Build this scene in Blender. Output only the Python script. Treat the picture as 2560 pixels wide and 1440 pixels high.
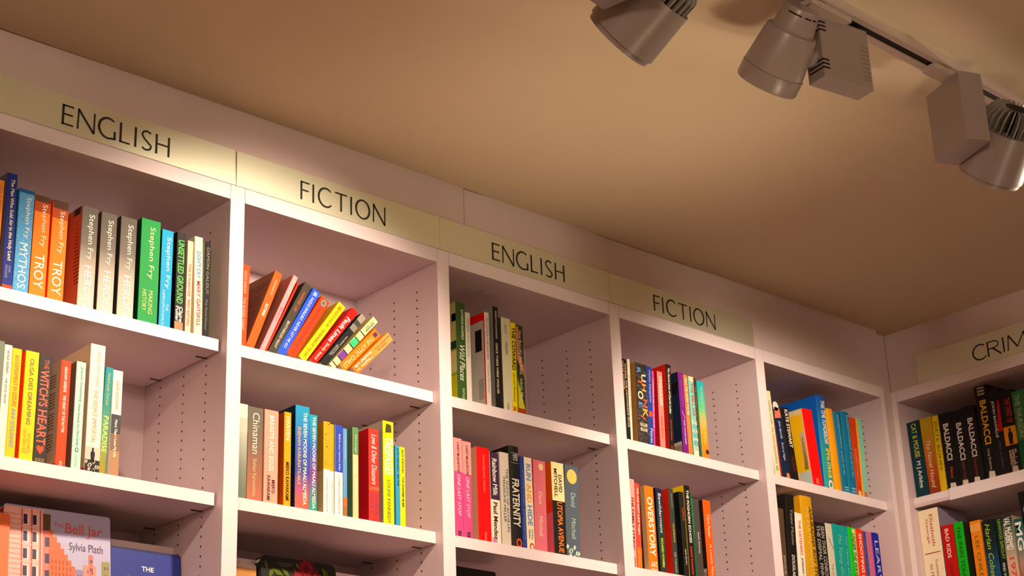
import bpy, bmesh, math, random
from mathutils import Matrix, Vector

for o in list(bpy.data.objects):
    bpy.data.objects.remove(o, do_unlink=True)

S = 0.55            # one bookcase bay (upright to upright) in metres
H0 = 3.081          # world height of the top edge of the bookcase
SC = bpy.context.scene
COL = SC.collection


def W(x, y, z):
    """bay units (x along the shelves, y into the wall, z from the bookcase top) -> metres"""
    return Vector((x * S, y * S, z * S + H0))


# ------------------------------------------------------------------ camera
cam_d = bpy.data.cameras.new('camera')
cam = bpy.data.objects.new('camera', cam_d)
COL.objects.link(cam)
YAW, PIT, ROL = -0.7538470, 0.3787366, 0.0389451
R = Matrix.Rotation(YAW, 3, 'Z') @ Matrix.Rotation(PIT, 3, 'X') @ Matrix.Rotation(ROL, 3, 'Y')
Mc = Matrix((R.col[0], R.col[2], -R.col[1])).transposed().to_4x4()
Mc.translation = W(-3.247049, -4.963847, -2.783318)
cam.matrix_world = Mc
cam_d.sensor_width = 36.0
cam_d.lens = 60.9396
cam_d.clip_start = 0.05
cam_d.dof.use_dof = True
cam_d.dof.focus_distance = 3.55
cam_d.dof.aperture_fstop = 13.0
SC.camera = cam

# ------------------------------------------------------------------ world, exposure
w = bpy.data.worlds.new('world')
SC.world = w
w.use_nodes = True
w.node_tree.nodes['Background'].inputs[0].default_value = (0.9, 0.6, 0.4, 1)
w.node_tree.nodes['Background'].inputs[1].default_value = 0.0
SC.view_settings.view_transform = 'Standard'
SC.view_settings.look = 'None'
SC.view_settings.exposure = 0.0
SC.view_settings.gamma = 1.0
SC.view_settings.use_curve_mapping = False

# ------------------------------------------------------------------ lights
WARM = (1.0, 0.785, 0.60)
SOFT = (1.0, 0.80, 0.62)


def aim(o, tgt):
    d = Vector(tgt) - o.location
    o.rotation_euler = d.to_track_quat('-Z', 'Y').to_euler()


def spot(name, pos, tgt, power, half, blend=0.5, rad=0.03, col=WARM):
    l = bpy.data.lights.new(name, 'SPOT')
    l.energy = power
    l.spot_size = math.radians(half * 2)
    l.spot_blend = blend
    l.shadow_soft_size = rad
    l.color = col
    o = bpy.data.objects.new(name, l)
    COL.objects.link(o)
    o.location = W(*pos)
    aim(o, W(*tgt))
    return o


def point(name, pos, power, rad, col=WARM):
    l = bpy.data.lights.new(name, 'POINT')
    l.energy = power
    l.shadow_soft_size = rad
    l.color = col
    o = bpy.data.objects.new(name, l)
    COL.objects.link(o)
    o.location = W(*pos)
    return o


# the track's own lamps: three in the photo, the others further along the same track
# (each head: a bright core and a wider spill)
spot('track_lamp_core_a', (.361, -1.66, -.004), (.12, 0, -1.0), 42, 35, .5)
spot('track_lamp_spill_a', (.361, -1.66, -.004), (.20, 0, -.92), 37, 37.5, .4)
spot('track_lamp_core_b', (1.016, -1.734, .028), (1.30, 0, -1.30), 22, 30, .7)
spot('track_lamp_core_c', (2.135, -1.878, -.046), (2.75, 0, -1.0), 16, 34, .6)
spot('track_lamp_spill_c', (2.135, -1.878, -.046), (3.05, 0, -1.58), 62, 43, .5)
spot('track_lamp_core_e', (-1.5, -1.75, -.02), (-.95, 0, -1.65), 34, 34, .5)
# added fill points behind the camera, and added spots that brighten the ceiling from below
point('shop_lamp_light', (-4.5, -6.5, -.05), 138, .2, SOFT)
point('shop_lamp_light_b', (2.0, -7.0, -.05), 22, .2, SOFT)
spot('table_uplight_a', (1.6, -2.6, -4.0), (1.2, -1.0, .316), 100, 14.5, 1.0, .25, (1.0, .80, .54))
spot('table_uplight_b', (.8, -4.0, -4.5), (1.0, -2.3, .316), 26, 27, 1.0, .25, (1.0, .80, .54))
spot('side_lamp_light', (4.5, -2.4, -.2), (2.25, -2.0, .03), 90, 8, .6, .03)

# ------------------------------------------------------------------ materials
def lin(h):
    c = [int(h[i:i + 2], 16) / 255 for i in (0, 2, 4)]
    return tuple(x / 12.92 if x <= .04045 else ((x + .055) / 1.055) ** 2.4 for x in c)


MATS = {}


def mat(h, rough=.5, spec=.35, noise=.03, scale=60, metal=0, bump=0):
    key = (h, rough, spec, noise, scale, metal, bump)
    if key in MATS:
        return MATS[key]
    m = bpy.data.materials.new('surface_' + h)
    m.use_nodes = True
    nt = m.node_tree
    b = nt.nodes['Principled BSDF']
    c = lin(h)
    b.inputs['Roughness'].default_value = rough
    b.inputs['Specular IOR Level'].default_value = spec
    b.inputs['Metallic'].default_value = metal
    tc = nt.nodes.new('ShaderNodeTexCoord')
    n = nt.nodes.new('ShaderNodeTexNoise')
    n.inputs['Scale'].default_value = scale
    n.inputs['Detail'].default_value = 3
    nt.links.new(tc.outputs['Object'], n.inputs['Vector'])
    mx = nt.nodes.new('ShaderNodeMix')
    mx.data_type = 'RGBA'
    mx.inputs[6].default_value = (*[max(0, x * (1 - noise)) for x in c], 1)
    mx.inputs[7].default_value = (*[min(1, x * (1 + noise)) for x in c], 1)
    nt.links.new(n.outputs['Fac'], mx.inputs[0])
    nt.links.new(mx.outputs[2], b.inputs['Base Color'])
    if bump:
        bp = nt.nodes.new('ShaderNodeBump')
        bp.inputs['Strength'].default_value = bump
        bp.inputs['Distance'].default_value = .002
        nt.links.new(n.outputs['Fac'], bp.inputs['Height'])
        nt.links.new(bp.outputs['Normal'], b.inputs['Normal'])
    MATS[key] = m
    return m


def mat_ramp(cols):
    key = ('ramp',) + tuple(cols)
    if key in MATS:
        return MATS[key]
    m = bpy.data.materials.new('printed_gradient')  # cover colour ramps from top to foot
    m.use_nodes = True
    nt = m.node_tree
    b = nt.nodes['Principled BSDF']
    b.inputs['Roughness'].default_value = .6
    b.inputs['Specular IOR Level'].default_value = .22
    tc = nt.nodes.new('ShaderNodeTexCoord')
    sp = nt.nodes.new('ShaderNodeSeparateXYZ')
    cr = nt.nodes.new('ShaderNodeValToRGB')
    nt.links.new(tc.outputs['Generated'], sp.inputs[0])
    nt.links.new(sp.outputs['Z'], cr.inputs[0])
    nt.links.new(cr.outputs[0], b.inputs['Base Color'])
    el = cr.color_ramp.elements
    n = len(cols)
    pos = [.08 + .84 * i / (n - 1) for i in range(n)]
    cs = list(reversed(cols))
    el[0].position, el[1].position = pos[0], pos[-1]
    cl = [[max(.003, v ** 1.12) for v in lin(q)] for q in cs]
    el[0].color = (*cl[0], 1)
    el[1].color = (*cl[-1], 1)
    for i in range(1, n - 1):
        e = el.new(pos[i])
        e.color = (*cl[i], 1)
    MATS[key] = m
    return m


def mat_pattern(h, kind):
    """printed cover pattern: waves, speckles or fine stripes"""
    key = ('pat', h, kind)
    if key in MATS:
        return MATS[key]
    m = bpy.data.materials.new('printed_' + kind)
    m.use_nodes = True
    nt = m.node_tree
    b = nt.nodes['Principled BSDF']
    b.inputs['Roughness'].default_value = .6
    b.inputs['Specular IOR Level'].default_value = .22
    tc = nt.nodes.new('ShaderNodeTexCoord')
    c = lin(h)
    mx = nt.nodes.new('ShaderNodeMix')
    mx.data_type = 'RGBA'
    mx.inputs[6].default_value = (*c, 1)
    if kind == 'wave':
        t = nt.nodes.new('ShaderNodeTexWave')
        t.inputs['Scale'].default_value = 60
        t.inputs['Distortion'].default_value = 14
        t.inputs['Detail Scale'].default_value = 2
        mx.inputs[7].default_value = (*[min(1, x * 1.35 + .03) for x in c], 1)
        out = t.outputs['Fac']
    elif kind == 'speck':
        t = nt.nodes.new('ShaderNodeTexVoronoi')
        t.inputs['Scale'].default_value = 320
        r = nt.nodes.new('ShaderNodeMath')
        r.operation = 'LESS_THAN'
        r.inputs[1].default_value = .22
        nt.links.new(t.outputs['Distance'], r.inputs[0])
        nt.links.new(tc.outputs['Object'], t.inputs['Vector'])
        mx.inputs[7].default_value = (.5, .45, .38, 1)
        out = r.outputs[0]
    else:
        t = nt.nodes.new('ShaderNodeTexWave')
        t.inputs['Scale'].default_value = 130
        t.inputs['Distortion'].default_value = 3
        mx.inputs[7].default_value = (*[min(1, x * 1.25 + .02) for x in c], 1)
        out = t.outputs['Fac']
    nt.links.new(tc.outputs['Object'], t.inputs['Vector'])
    nt.links.new(out, mx.inputs[0])
    nt.links.new(mx.outputs[2], b.inputs['Base Color'])
    MATS[key] = m
    return m


def ink(h, rough=.58, gain=1.0):
    """printed cover colour"""
    c = [min(1, x * gain) ** 1.08 for x in lin(h)]
    L = sum(c) / 3
    c = [min(.93, max(.003, L + (x - L) * 1.1)) for x in c]
    s = ''.join('%02x' % round(255 * (12.92 * x if x <= .0031308 else 1.055 * x ** (1 / 2.4) - .055)) for x in c)
    return mat(s, rough, .22, .05, 90)


M_SHELF = mat('d3bdc1', .42, .4, .015, 30)
M_EDGE = mat('e6d8da', .42, .4, .015, 30)
M_SEAM = mat('8a7470', .8)
M_HOLE = mat('2a1a18', .9)
M_PIN = mat('2c1c18', .5, .5)
M_FASCIA = mat('ccb8b4', .6, .3, .02, 20)
M_CEIL = mat('d2bfa2', .9, .1, .02, 8, bump=.05)
M_WALL = mat('d8ccc0', .9, .1, .02, 8)
M_FLOOR = mat('8a6a4c', .5, .3, .1, 4)
M_SIGN = mat('eaeed6', .5, .5, .01, 20, .85)
M_INK = mat('2a2a1c', .6)
M_LAMP = mat('8f8079', .32, .5, .01, 30)
M_FIN = mat('8c8478', .35, .6, .02, 30)
M_TRACK = mat('b4a296', .45, .4, .01, 30)
M_SLOT = mat('1c1410', .8)
M_PAGE = mat('e6dcc4', .9, .1, .06, 300)


# ------------------------------------------------------------------ mesh helpers
class MB:
    def __init__(s):
        s.v = []
        s.f = []
        s.mi = []
        s.mats = []

    def slot(s, m):
        if m not in s.mats:
            s.mats.append(m)
        return s.mats.index(m)

    def poly(s, pts, m):
        n = len(s.v)
        s.v += [tuple(p) for p in pts]
        s.f.append(tuple(range(n, n + len(pts))))
        s.mi.append(s.slot(m))

    def box(s, a, b, m, front=None, left=None, bottom=None):
        x0, y0, z0 = a
        x1, y1, z1 = b
        n = len(s.v)
        s.v += [(x0, y0, z0), (x1, y0, z0), (x1, y1, z0), (x0, y1, z0), (x0, y0, z1), (x1, y0, z1), (x1, y1, z1), (x0, y1, z1)]
        for f, mm in (((0, 3, 2, 1), bottom or m), ((4, 5, 6, 7), m), ((0, 1, 5, 4), front or m), ((1, 2, 6, 5), m), ((2, 3, 7, 6), m), ((3, 0, 4, 7), left or m)):
            s.f.append(tuple(n + i for i in f))
            s.mi.append(s.slot(mm))

    def prism(s, prof, z0, z1, m, caps=True, mats=None):
        """extrude a closed xy profile (counter-clockwise from above) from z0 to z1"""
        n = len(s.v)
        k = len(prof)
        s.v += [(x, y, z0) for x, y in prof] + [(x, y, z1) for x, y in prof]
        for i in range(k):
            j = (i + 1) % k
            s.f.append((n + i, n + j, n + k + j, n + k + i))
            s.mi.append(s.slot(mats[i] if mats else m))
        if caps:
            s.f.append(tuple(n + i for i in reversed(range(k))))
            s.mi.append(s.slot(m))
            s.f.append(tuple(n + k + i for i in range(k)))
            s.mi.append(s.slot(m))

    def lathe(s, prof, m, seg=40, M=None, mats=None):
        """revolve (r, z) profile about z"""
        n = len(s.v)
        M = M or Matrix.Identity(4)
        for r, z in prof:
            for i in range(seg):
                a = 2 * math.pi * i / seg
                s.v.append(tuple(M @ Vector((r * math.cos(a), r * math.sin(a), z))))
        for k in range(len(prof) - 1):
            for i in range(seg):
                j = (i + 1) % seg
                s.f.append((n + k * seg + i, n + k * seg + j, n + (k + 1) * seg + j, n + (k + 1) * seg + i))
                s.mi.append(s.slot(mats[k] if mats else m))

    def build(s, name, parent=None, smooth=False, mw=None, bevel=0):
        me = bpy.data.meshes.new(name)
        me.from_pydata(s.v, [], s.f)
        for m in s.mats:
            me.materials.append(m)
        me.polygons.foreach_set('material_index', s.mi)
        if smooth:
            me.polygons.foreach_set('use_smooth', [True] * len(me.polygons))
            try:
                me.set_sharp_from_angle(angle=math.radians(35))
            except Exception:
                pass
        me.update()
        o = bpy.data.objects.new(name, me)
        COL.objects.link(o)
        if parent:
            o.parent = parent
        if mw is not None:
            o.matrix_local = mw
        if bevel:
            bm = o.modifiers.new('edge', 'BEVEL')
            bm.width = bevel
            bm.segments = 2
            bm.limit_method = 'ANGLE'
        return o


def thing(name, label, cat, M=None, group=None):
    o = bpy.data.objects.new(name, None)
    COL.objects.link(o)
    o.empty_display_size = .05
    if M is not None:
        o.matrix_world = M
    o['label'] = label
    o['category'] = cat
    if group:
        o['group'] = group
    return o


def tag(o, label, cat, group=None):
    o['label'] = label
    o['category'] = cat
    if group:
        o['group'] = group
    return o


def struct(o):
    o['kind'] = 'structure'
    return o


def P(x, y, z):
    return (x * S, y * S, z * S + H0)


# ------------------------------------------------------------------ lettering
TXT = {}


def glyphs(txt, flags):
    key = (txt, flags)
    if key in TXT:
        return TXT[key]
    cu = bpy.data.curves.new('lettering', 'FONT')
    cu.body = txt
    cu.resolution_u = 3
    if 'b' in flags:
        cu.offset = .02
    if 'i' in flags:
        cu.shear = .25
    ob = bpy.data.objects.new('lettering', cu)
    COL.objects.link(ob)
    bpy.context.view_layer.update()
    dg = bpy.context.evaluated_depsgraph_get()
    me = bpy.data.meshes.new_from_object(ob.evaluated_get(dg))
    vs = [(v.co.x, v.co.y) for v in me.vertices]
    fs = [tuple(p.vertices) for p in me.polygons]
    bpy.data.objects.remove(ob)
    bpy.data.meshes.remove(me)
    x0, x1 = min(v[0] for v in vs), max(v[0] for v in vs)
    y0, y1 = min(v[1] for v in vs), max(v[1] for v in vs)
    vs = [((x - x0) / (x1 - x0), (y - y0) / (y1 - y0)) for x, y in vs]
    TXT[key] = (vs, fs)
    return TXT[key]


def put_text(mb, txt, flags, m, fn):
    """fn maps (0..1 along the line, 0..1 up the letters) to a 3-D point"""
    vs, fs = glyphs(txt, flags)
    n = len(mb.v)
    mb.v += [tuple(fn(x, y)) for x, y in vs]
    k = mb.slot(m)
    for f in fs:
        mb.f.append(tuple(n + i for i in f))
        mb.mi.append(k)


# ------------------------------------------------------------------ books
def ellipse(cx, cz, rx, rz, y, n=20):
    return [(cx + rx * math.cos(2 * math.pi * i / n), y, cz + rz * math.sin(2 * math.pi * i / n)) for i in range(n)]


def make_book(e, M):
    w, h, d = e['w'] * S, e['h'] * S, e.get('dep', .226) * S
    hc = e.get('hc')
    kind = 'hardback_book' if hc else 'paperback_book'
    root = thing(kind, e['label'], 'book', M, e.get('group'))
    col = e['col']
    if e.get('grad'):
        ms = mat_ramp(e['grad'])
    elif e.get('pat'):
        ms = mat_pattern(col, e['pat'])
    else:
        ms = ink(col)
    lc = e.get('lc', col)
    ml = ink(lc, .6, 1.4 if lc != col else 1.0)  # colour lightened to offset left covers facing away from the lamps
    mr = ink(e.get('rc', lc))
    th = .0026 if hc else .0007
    th = min(th, w * .2)
    mb = MB()
    r = .0012 if not hc else .003
    r = min(r, w * .3)
    # cross-section of the wrap-round cover, counter-clockwise seen from above
    outer = [(0, d)]
    mo = []
    for i in range(4):
        a = math.pi + (math.pi / 2) * i / 3
        outer.append((r + r * math.cos(a), r + r * math.sin(a)))
    if hc:
        bulge = .002
        for t in (.3, .5, .7):
            outer.append((w * t, -bulge * math.sin(math.pi * t)))
    for i in range(4):
        a = 1.5 * math.pi + (math.pi / 2) * i / 3
        outer.append((w - r + r * math.cos(a), r + r * math.sin(a)))
    outer.append((w, d))
    inner = [(w - th, d), (w - th, th * 1.2), (th, th * 1.2), (th, d)]
    prof = outer + inner
    mo = [ml] + [ms] * (len(outer) - 3) + [mr] + [ml] * 5
    n = len(mb.v)
    k = len(prof)
    mb.v += [(x, y, 0) for x, y in prof] + [(x, y, h) for x, y in prof]
    for i in range(k):
        j = (i + 1) % k
        mb.f.append((n + i, n + j, n + k + j, n + k + i))
        mb.mi.append(mb.slot(mo[i]))
    for zo, up in ((0, False), (k, True)):      # end caps of the thin cover, as quads
        no = len(outer)
        for a, b_, c, dd in ((0, 1, no + 2, no + 3), (no - 2, no - 1, no, no + 1)):
            q = [n + zo + i for i in (a, b_, c, dd)]
            mb.f.append(tuple(q if up else reversed(q)))
            mb.mi.append(mb.slot(ml))
        q = [n + zo + i for i in range(1, no - 1)] + [n + zo + no + 1, n + zo + no + 2]
        mb.f.append(tuple(q if up else reversed(q)))
        mb.mi.append(mb.slot(ms))
    ys = -.0003 - (.0022 if hc else 0)
    if not hc:
        x0b, x1b = r * .3, w - r * .3
    else:
        x0b, x1b = w * .1, w * .9
    for a, b_, c in e.get('bands', ()):
        z1, z0 = h * (1 - a), h * (1 - b_)
        mm = ink(c)
        mb.poly([(x0b, -.0002 if not hc else ys, z0), (x1b, -.0002 if not hc else ys, z0), (x1b, -.0002 if not hc else ys, z1), (x0b, -.0002 if not hc else ys, z1)], mm)
        if a == 0 and b_ > .3:                  # a colour block that wraps on to the back cover
            mb.poly([(-.0002, d, z0), (-.0002, r * .4, z0), (-.0002, r * .4, z1), (-.0002, d, z1)], mm)
    if e.get('tex'):
        mm = mat('b07c1c', .5)
        rnd = random.Random(len(e['label']))
        for i in range(26):
            z = h * (1 - rnd.uniform(.02, e['tex'] - .03))
            x = rnd.uniform(x0b, x1b * .8)
            mb.poly([(x, -.0003, z), (x + w * .15, -.0003, z - .001), (x + w * .15, -.0003, z + .0015), (x, -.0003, z + .002)], mm)
    if e.get('split'):
        f_, c = e['split']
        mb.poly([(w * f_, -.0002, h * .01), (w - r, -.0002, h * .01), (w - r, -.0002, h * .99), (w * f_, -.0002, h * .99)], ink(c))
    if e.get('split2'):
        a, b_, f_, c = e['split2']
        mb.poly([(w * f_, -.0002, h * (1 - b_)), (w - r, -.0002, h * (1 - b_)), (w - r, -.0002, h * (1 - a)), (w * .8, -.0002, h * (1 - a))], ink(c))
    for mk, a, c, s_, hx in e.get('marks', ()):
        mm = ink(hx)
        cx, cz, R_ = w * c, h * (1 - a), w * s_
        y = ys - .0002
        if mk in ('ring', 'moon'):
            mb.poly(ellipse(cx, cz, R_, R_ * (1.1 if mk == 'moon' else 1.3), y), mm)
            if mk == 'ring':
                mb.poly(ellipse(cx, cz, R_ * .55, R_ * .7, y - .0002), ms)
        elif mk == 'sq':
            mb.poly([(cx - R_, y, cz - R_ * 1.2), (cx + R_, y, cz - R_ * .9), (cx + R_ * .8, y, cz + R_), (cx - R_ * .7, y, cz + R_ * 1.2)], mm)
        elif mk == 'bar':
            mb.poly([(cx - R_ * .8, y, cz - .0012), (cx + R_ * .8, y, cz - .0012), (cx + R_ * .8, y, cz + .0012), (cx - R_ * .8, y, cz + .0012)], mm)
        elif mk == 'sl':
            mb.poly([(cx - R_, y, cz + R_ * 1.5), (cx - R_ * .8, y, cz + R_ * 1.7), (cx + R_, y, cz - R_ * 1.5), (cx + R_ * .8, y, cz - R_ * 1.7)], mm)
        elif mk == 'heart':
            pts = []
            for i in range(28):
                t = 2 * math.pi * i / 28
                pts.append((cx + R_ * math.sin(t) ** 3, y, cz + R_ * 1.1 * (13 * math.cos(t) - 5 * math.cos(2 * t) - 2 * math.cos(3 * t) - math.cos(4 * t)) / 14))
            mb.poly(pts, mm)
            mb.poly([(x_ * .55 + cx * .45, y - .0001, z_ * .55 + cz * .45) for x_, _, z_ in pts], mat('a83a28', .5))
        elif mk == 'man':
            mb.poly([(cx - R_ * .35, y, cz - R_ * 1.6), (cx + R_ * .35, y, cz - R_ * 1.6), (cx + R_ * .5, y, cz + R_ * .3), (cx + R_ * .2, y, cz + R_ * .8), (cx - R_ * .2, y, cz + R_ * .8), (cx - R_ * .5, y, cz + R_ * .3)], mm)
            mb.poly(ellipse(cx, cz + R_ * 1.1, R_ * .25, R_ * .3, y, 10), mm)
        elif mk in ('hill', 'foam'):
            rnd = random.Random(3)
            for i in range(9):
                x = rnd.uniform(.1, .9) * w
                z = cz + rnd.uniform(-.6, .6) * w * .6
                mb.poly([(x - w * .12, y, z), (x, y, z - w * .08), (x + w * .1, y, z + w * .1), (x - w * .03, y, z + w * .2)], mm)
        elif mk in ('hash', 'lines'):
            for i in range(3):
                zz = cz + (i - 1) * R_ * .8
                mb.poly([(cx - R_, y, zz - R_ * .2), (cx + R_, y, zz - R_ * .2), (cx + R_, y, zz + R_ * .2), (cx - R_, y, zz + R_ * .2)], mm)
        elif mk == 'swirl':
            pts = [(x0b, y, h * .98), (w * .35, y, h * .98), (w * .3, y, h * .7), (w * .9, y, h * .55), (w * .95, y, h * .42), (w * .6, y, h * .5), (x0b, y, h * .62)]
            mb.poly(list(reversed(pts)), mm)
            mb.poly([(x0b, y, h * .07), (w * .9, y, h * .07), (x0b, y, h * .4)], mat('c4c020', .5))
    # what is printed on the cover that faces left
    bk = e.get('back')
    xl = -.0003

    def lp(a, b_, c, dd, hx):   # rectangle on the left cover: fractions of depth a..b, of height from the top c..dd
        mb.poly([(xl, d * b_, h * (1 - dd)), (xl, d * a, h * (1 - dd)), (xl, d * a, h * (1 - c)), (xl, d * b_, h * (1 - c))], ink(hx, .6, 1.4))
    if bk == 'text':
        rnd = random.Random(5)
        for i in range(26):
            z = .12 + i * .028
            if i % 7 == 5:
                continue
            lp(.12, rnd.uniform(.6, .88), z, z + .008, '6a4a3c')
        lp(.0, 1, .965, .985, 'b82c2c')
    elif bk == 'nc':
        lp(.0, 1, .0, .085, 'd02c20')
        lp(.0, .03, .085, 1, 'd02c20')
        lp(.09, .27, .17, .4, '1c1818')
        for i in range(12):
            lp(.06, .2, .7 + i * .018, .707 + i * .018, '7c7870')
    elif bk == 'oj':
        lp(0, 1, .0, .42, 'c8602c')
        lp(0, 1, .42, .55, 'e04c20')
        lp(0, 1, .55, 1, 'd8707c')
    elif bk == 'art':
        lp(0, 1, .0, .4, 'a8a06a')
        lp(0, .12, .12, .2, 'c08a6a')
        lp(0, .5, .4, .48, '1c3a20')
        lp(0, .8, .5, .72, 'b8a878')
        lp(0, 1, .75, 1, 'a8a02c')
    elif bk == 'tree':
        lp(0, .12, .0, 1, 'c8b088')
        for i in range(14):
            rnd = random.Random(i)
            c_ = rnd.uniform(.05, .9)
            lp(.2 + rnd.random() * .5, .95, c_, c_ + .03, rnd.choice(['6a5a3c', '2c4420', 'a8946c', '8c6a4c']))
    elif bk in ('ph', 'bar'):
        lp(.03, .5, .84, .98, 'b8aca0')
        for i in range(7):
            lp(.05 + i * .035, .065 + i * .035, .88, .95, '4a4644')
        if bk == 'bar':
            lp(.04, .3, .12, .26, '1a1418')
    elif bk == 'art2':
        lp(.1, .9, .0, .1, 'd8784a')
        lp(.1, .7, .14, .3, 'e08050')
        lp(0, 1, .4, 1, 'a8b8a8')
    elif bk == 'grapes':
        lp(.04, 1, .07, .8, 'd8a828')
        lp(.05, .16, .3, .78, 'e4dcc8')
        lp(.09, .12, .36, .72, 'b03c30')
        lp(.0, .3, .8, 1, 'a8b0ac')
    if e.get('orn'):
        rnd = random.Random(9)
        for i in range(18):
            z = .14 + i * .036
            lp(.05 + .06 * math.cos(i * .2), .13 + .05 * math.sin(i * .18), z, z + .01, '5a3024')
        lp(.05, .25, .0, .07, '3a2a24')
    mb.build('cover', root)
    # pages
    pg = MB()
    ins = .003 if hc else .0004
    pg.box((th + .0001, th * 1.2 + .0001, ins), (w - th - .0001, d - (.004 if hc else .0006), h - ins), M_PAGE)
    pg.build('page_block', root)
    yt = ys - .0003
    for t in e.get('t', ()):
        txt, a, b_, c0, c1, hx = t[:6]
        fl = t[6] if len(t) > 6 else ''
        tb = MB()

        def fn(u, v, a=a, b_=b_, c0=c0, c1=c1):
            return (w * (c0 + (c1 - c0) * v), yt, h * (1 - a - (b_ - a) * u))
        put_text(tb, txt, fl, mat(hx, .5, .3), fn)
        tb.build('spine_lettering', root)
    return root

# ------------------------------------------------------------------ the room
X_END = 4.14
CEIL = .318
FLOOR = -(H0) / S
rm = MB()
rm.box(P(-8, -12, FLOOR - .1), P(5.2, 1.2, FLOOR), M_FLOOR)
struct(rm.build('floor'))
rm = MB()
rm.box(P(-8, -12, CEIL), P(5.2, 1.2, CEIL + .1), M_CEIL)
struct(rm.build('ceiling'))
for nm, a, b_ in (('wall_back', (-8, .60, FLOOR), (5.2, .75, CEIL)), ('wall_left', (-8.15, -12, FLOOR), (-8, .75, CEIL)),
                  ('wall_right', (4.74, -12, FLOOR), (4.9, .60, CEIL)), ('wall_front', (-8, -12.15, FLOOR), (5.2, -12, CEIL))):
    rm = MB()
    rm.box(P(*a), P(*b_), M_WALL)
    struct(rm.build(nm))


def board(name, xy, y0, y1, m=None):
    """vertical board whose x-z outline is given, between depths y0 and y1"""
    mb = MB()
    m = m or M_FASCIA
    mb.poly([P(x, y0, z) for x, z in xy], m)
    mb.poly([P(x, y1, z) for x, z in reversed(xy)], m)
    for i in range(len(xy)):
        j = (i + 1) % len(xy)
        (xa, za), (xb, zb) = xy[i], xy[j]
        mb.poly([P(xa, y0, za), P(xa, y1, za), P(xb, y1, zb), P(xb, y0, zb)], m)
    return struct(mb.build(name))


board('trim_1', [(-2.0, .001), (1.155, .001), (1.155, CEIL), (-.42, CEIL), (-2.0, .306)], .002, .04)
board('trim_2', [(1.158, .001), (4.031, .001), (4.031, CEIL), (2.75, CEIL), (2.55, .3155), (1.955, .3148), (1.95, CEIL), (1.3, .3175), (1.158, .3135)], .002, .04)
mb = MB()
mb.box(P(4.0325, .031, FLOOR), P(X_END - .0005, .05, CEIL), M_FASCIA)
struct(mb.build('trim_3'))
mb = MB()
mb.box(P(X_END + .002, -2.2, .001), P(X_END + .04, .0305, CEIL), M_FASCIA)
struct(mb.build('trim_4'))
mb = MB()
for y in (.62, ):
    mb.box(P(-8, .585, FLOOR), P(4.7, .6, FLOOR + .18), M_FASCIA)
struct(mb.build('baseboard_back'))

# ------------------------------------------------------------------ bookcases
T = .0593          # top board
UP = .0618         # upright
SHT = .0450        # adjustable shelf thickness
SHR = .042         # setback of the adjustable shelves
DEPTH = .56
HOLE0, HPIT = -.8189, .0351


def lb(mb, a, b_, m, **k):
    mb.box(tuple(c * S for c in a), tuple(c * S for c in b_), m, **k)


def holes(mb, x, side):
    """rows of shelf-pin holes on the side face at x (side -1: faces left, +1: faces right)"""
    for y in (.1315, .281, .442):
        z = HOLE0 + HPIT * 20
        while z > -3.4:
            z -= HPIT
            if z > -.085:
                continue
            r = .0042
            xx = (x + side * .0006) * S
            pts = [(xx, (y + r * math.cos(t * math.pi / 4)) * S, (z + r * math.sin(t * math.pi / 4)) * S) for t in range(8)]
            mb.poly(pts if side > 0 else list(reversed(pts)), M_HOLE)


def bookcase(name, label, M, ups, tops, shelves, fl, rails=()):
    """ups: [(x0, x1)], tops: [(x0, x1)], shelves: {bay: [z tops]}; everything in bay units, local frame"""
    root = thing(name, label, 'bookcase', M)
    for i, (a, b_) in enumerate(ups):
        mb = MB()
        lb(mb, (a, 0, fl), (b_, DEPTH, 0), M_SHELF, front=M_EDGE)
        if i > 0:
            holes(mb, a, -1)
        if i < len(ups) - 1:
            holes(mb, b_, 1)
        mb.build('upright', root)
    for a, b_ in tops:
        mb = MB()
        lb(mb, (a + .0016, 0, -T), (b_ - .0016, DEPTH, 0), M_SHELF, front=M_EDGE)
        mb.build('top_board', root)
        mb = MB()
        lb(mb, (a + .001, DEPTH - .012, fl), (b_ - .001, DEPTH, -T), M_SHELF)
        mb.build('back_panel', root)
        zs = shelves.get('all')
        for z in zs:
            gap = .008 if a < 0 and name_left(root) else .0015
            mb = MB()
            lb(mb, (a + .0015, SHR, z - SHT), (b_ - gap, DEPTH - .014, z), M_SHELF, front=M_EDGE)
            sh = mb.build('shelf', root)
            for py in (.131, .441):
                for px0, px1 in ((b_ - .046, b_ - .0005), (a + .0005, a + .046)):
                    mb = MB()
                    lb(mb, (px0, py - .0022, z - SHT - .0035), (px1, py + .0022, z - SHT), M_PIN)
                    mb.build('shelf_pin', sh)
        mb = MB()
        lb(mb, (a + .001, .03, fl), (b_ - .001, .05, fl + .16), M_SHELF)
        mb.build('plinth', root)
    return root


def name_left(r):
    return r.name.startswith('bookcase') and r.matrix_world.translation.x < .5


ML = Matrix.Translation(W(0, 0, 0))
MR = Matrix.Translation(W(X_END, 0, 0)) @ Matrix.Rotation(-math.pi / 2, 4, 'Z')
ups = [(-1.0, -1.0 + UP)] + [(k, k + UP) for k in (0, 1, 2, 3)] + [(4.0, 4.031)]
tops = [(k + UP, k + 1) for k in (-1, 0, 1, 2, 3)]
rows = [-.6045 - .5698 * i for i in range(8)]
bookcase('bookcase', 'long white five-bay bookcase under the ENGLISH and FICTION signs', ML, ups, tops, {'all': rows}, FLOOR)
rrows = [-.570 - .5698 * i for i in range(8)]
rc = bookcase('bookcase', 'white bookcase on the right wall under the CRIME sign', MR, [(-.031, 0), (.955, 1.017), (1.95, 2.01)], [(0, .955), (1.017, 1.95)], {'all': rrows}, FLOOR)
mb = MB()
lb(mb, (.222, .030, -.628), (.955, SHR - .001, -.5685), M_EDGE)
mb.build('shelf_edge_strip', rc)
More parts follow.
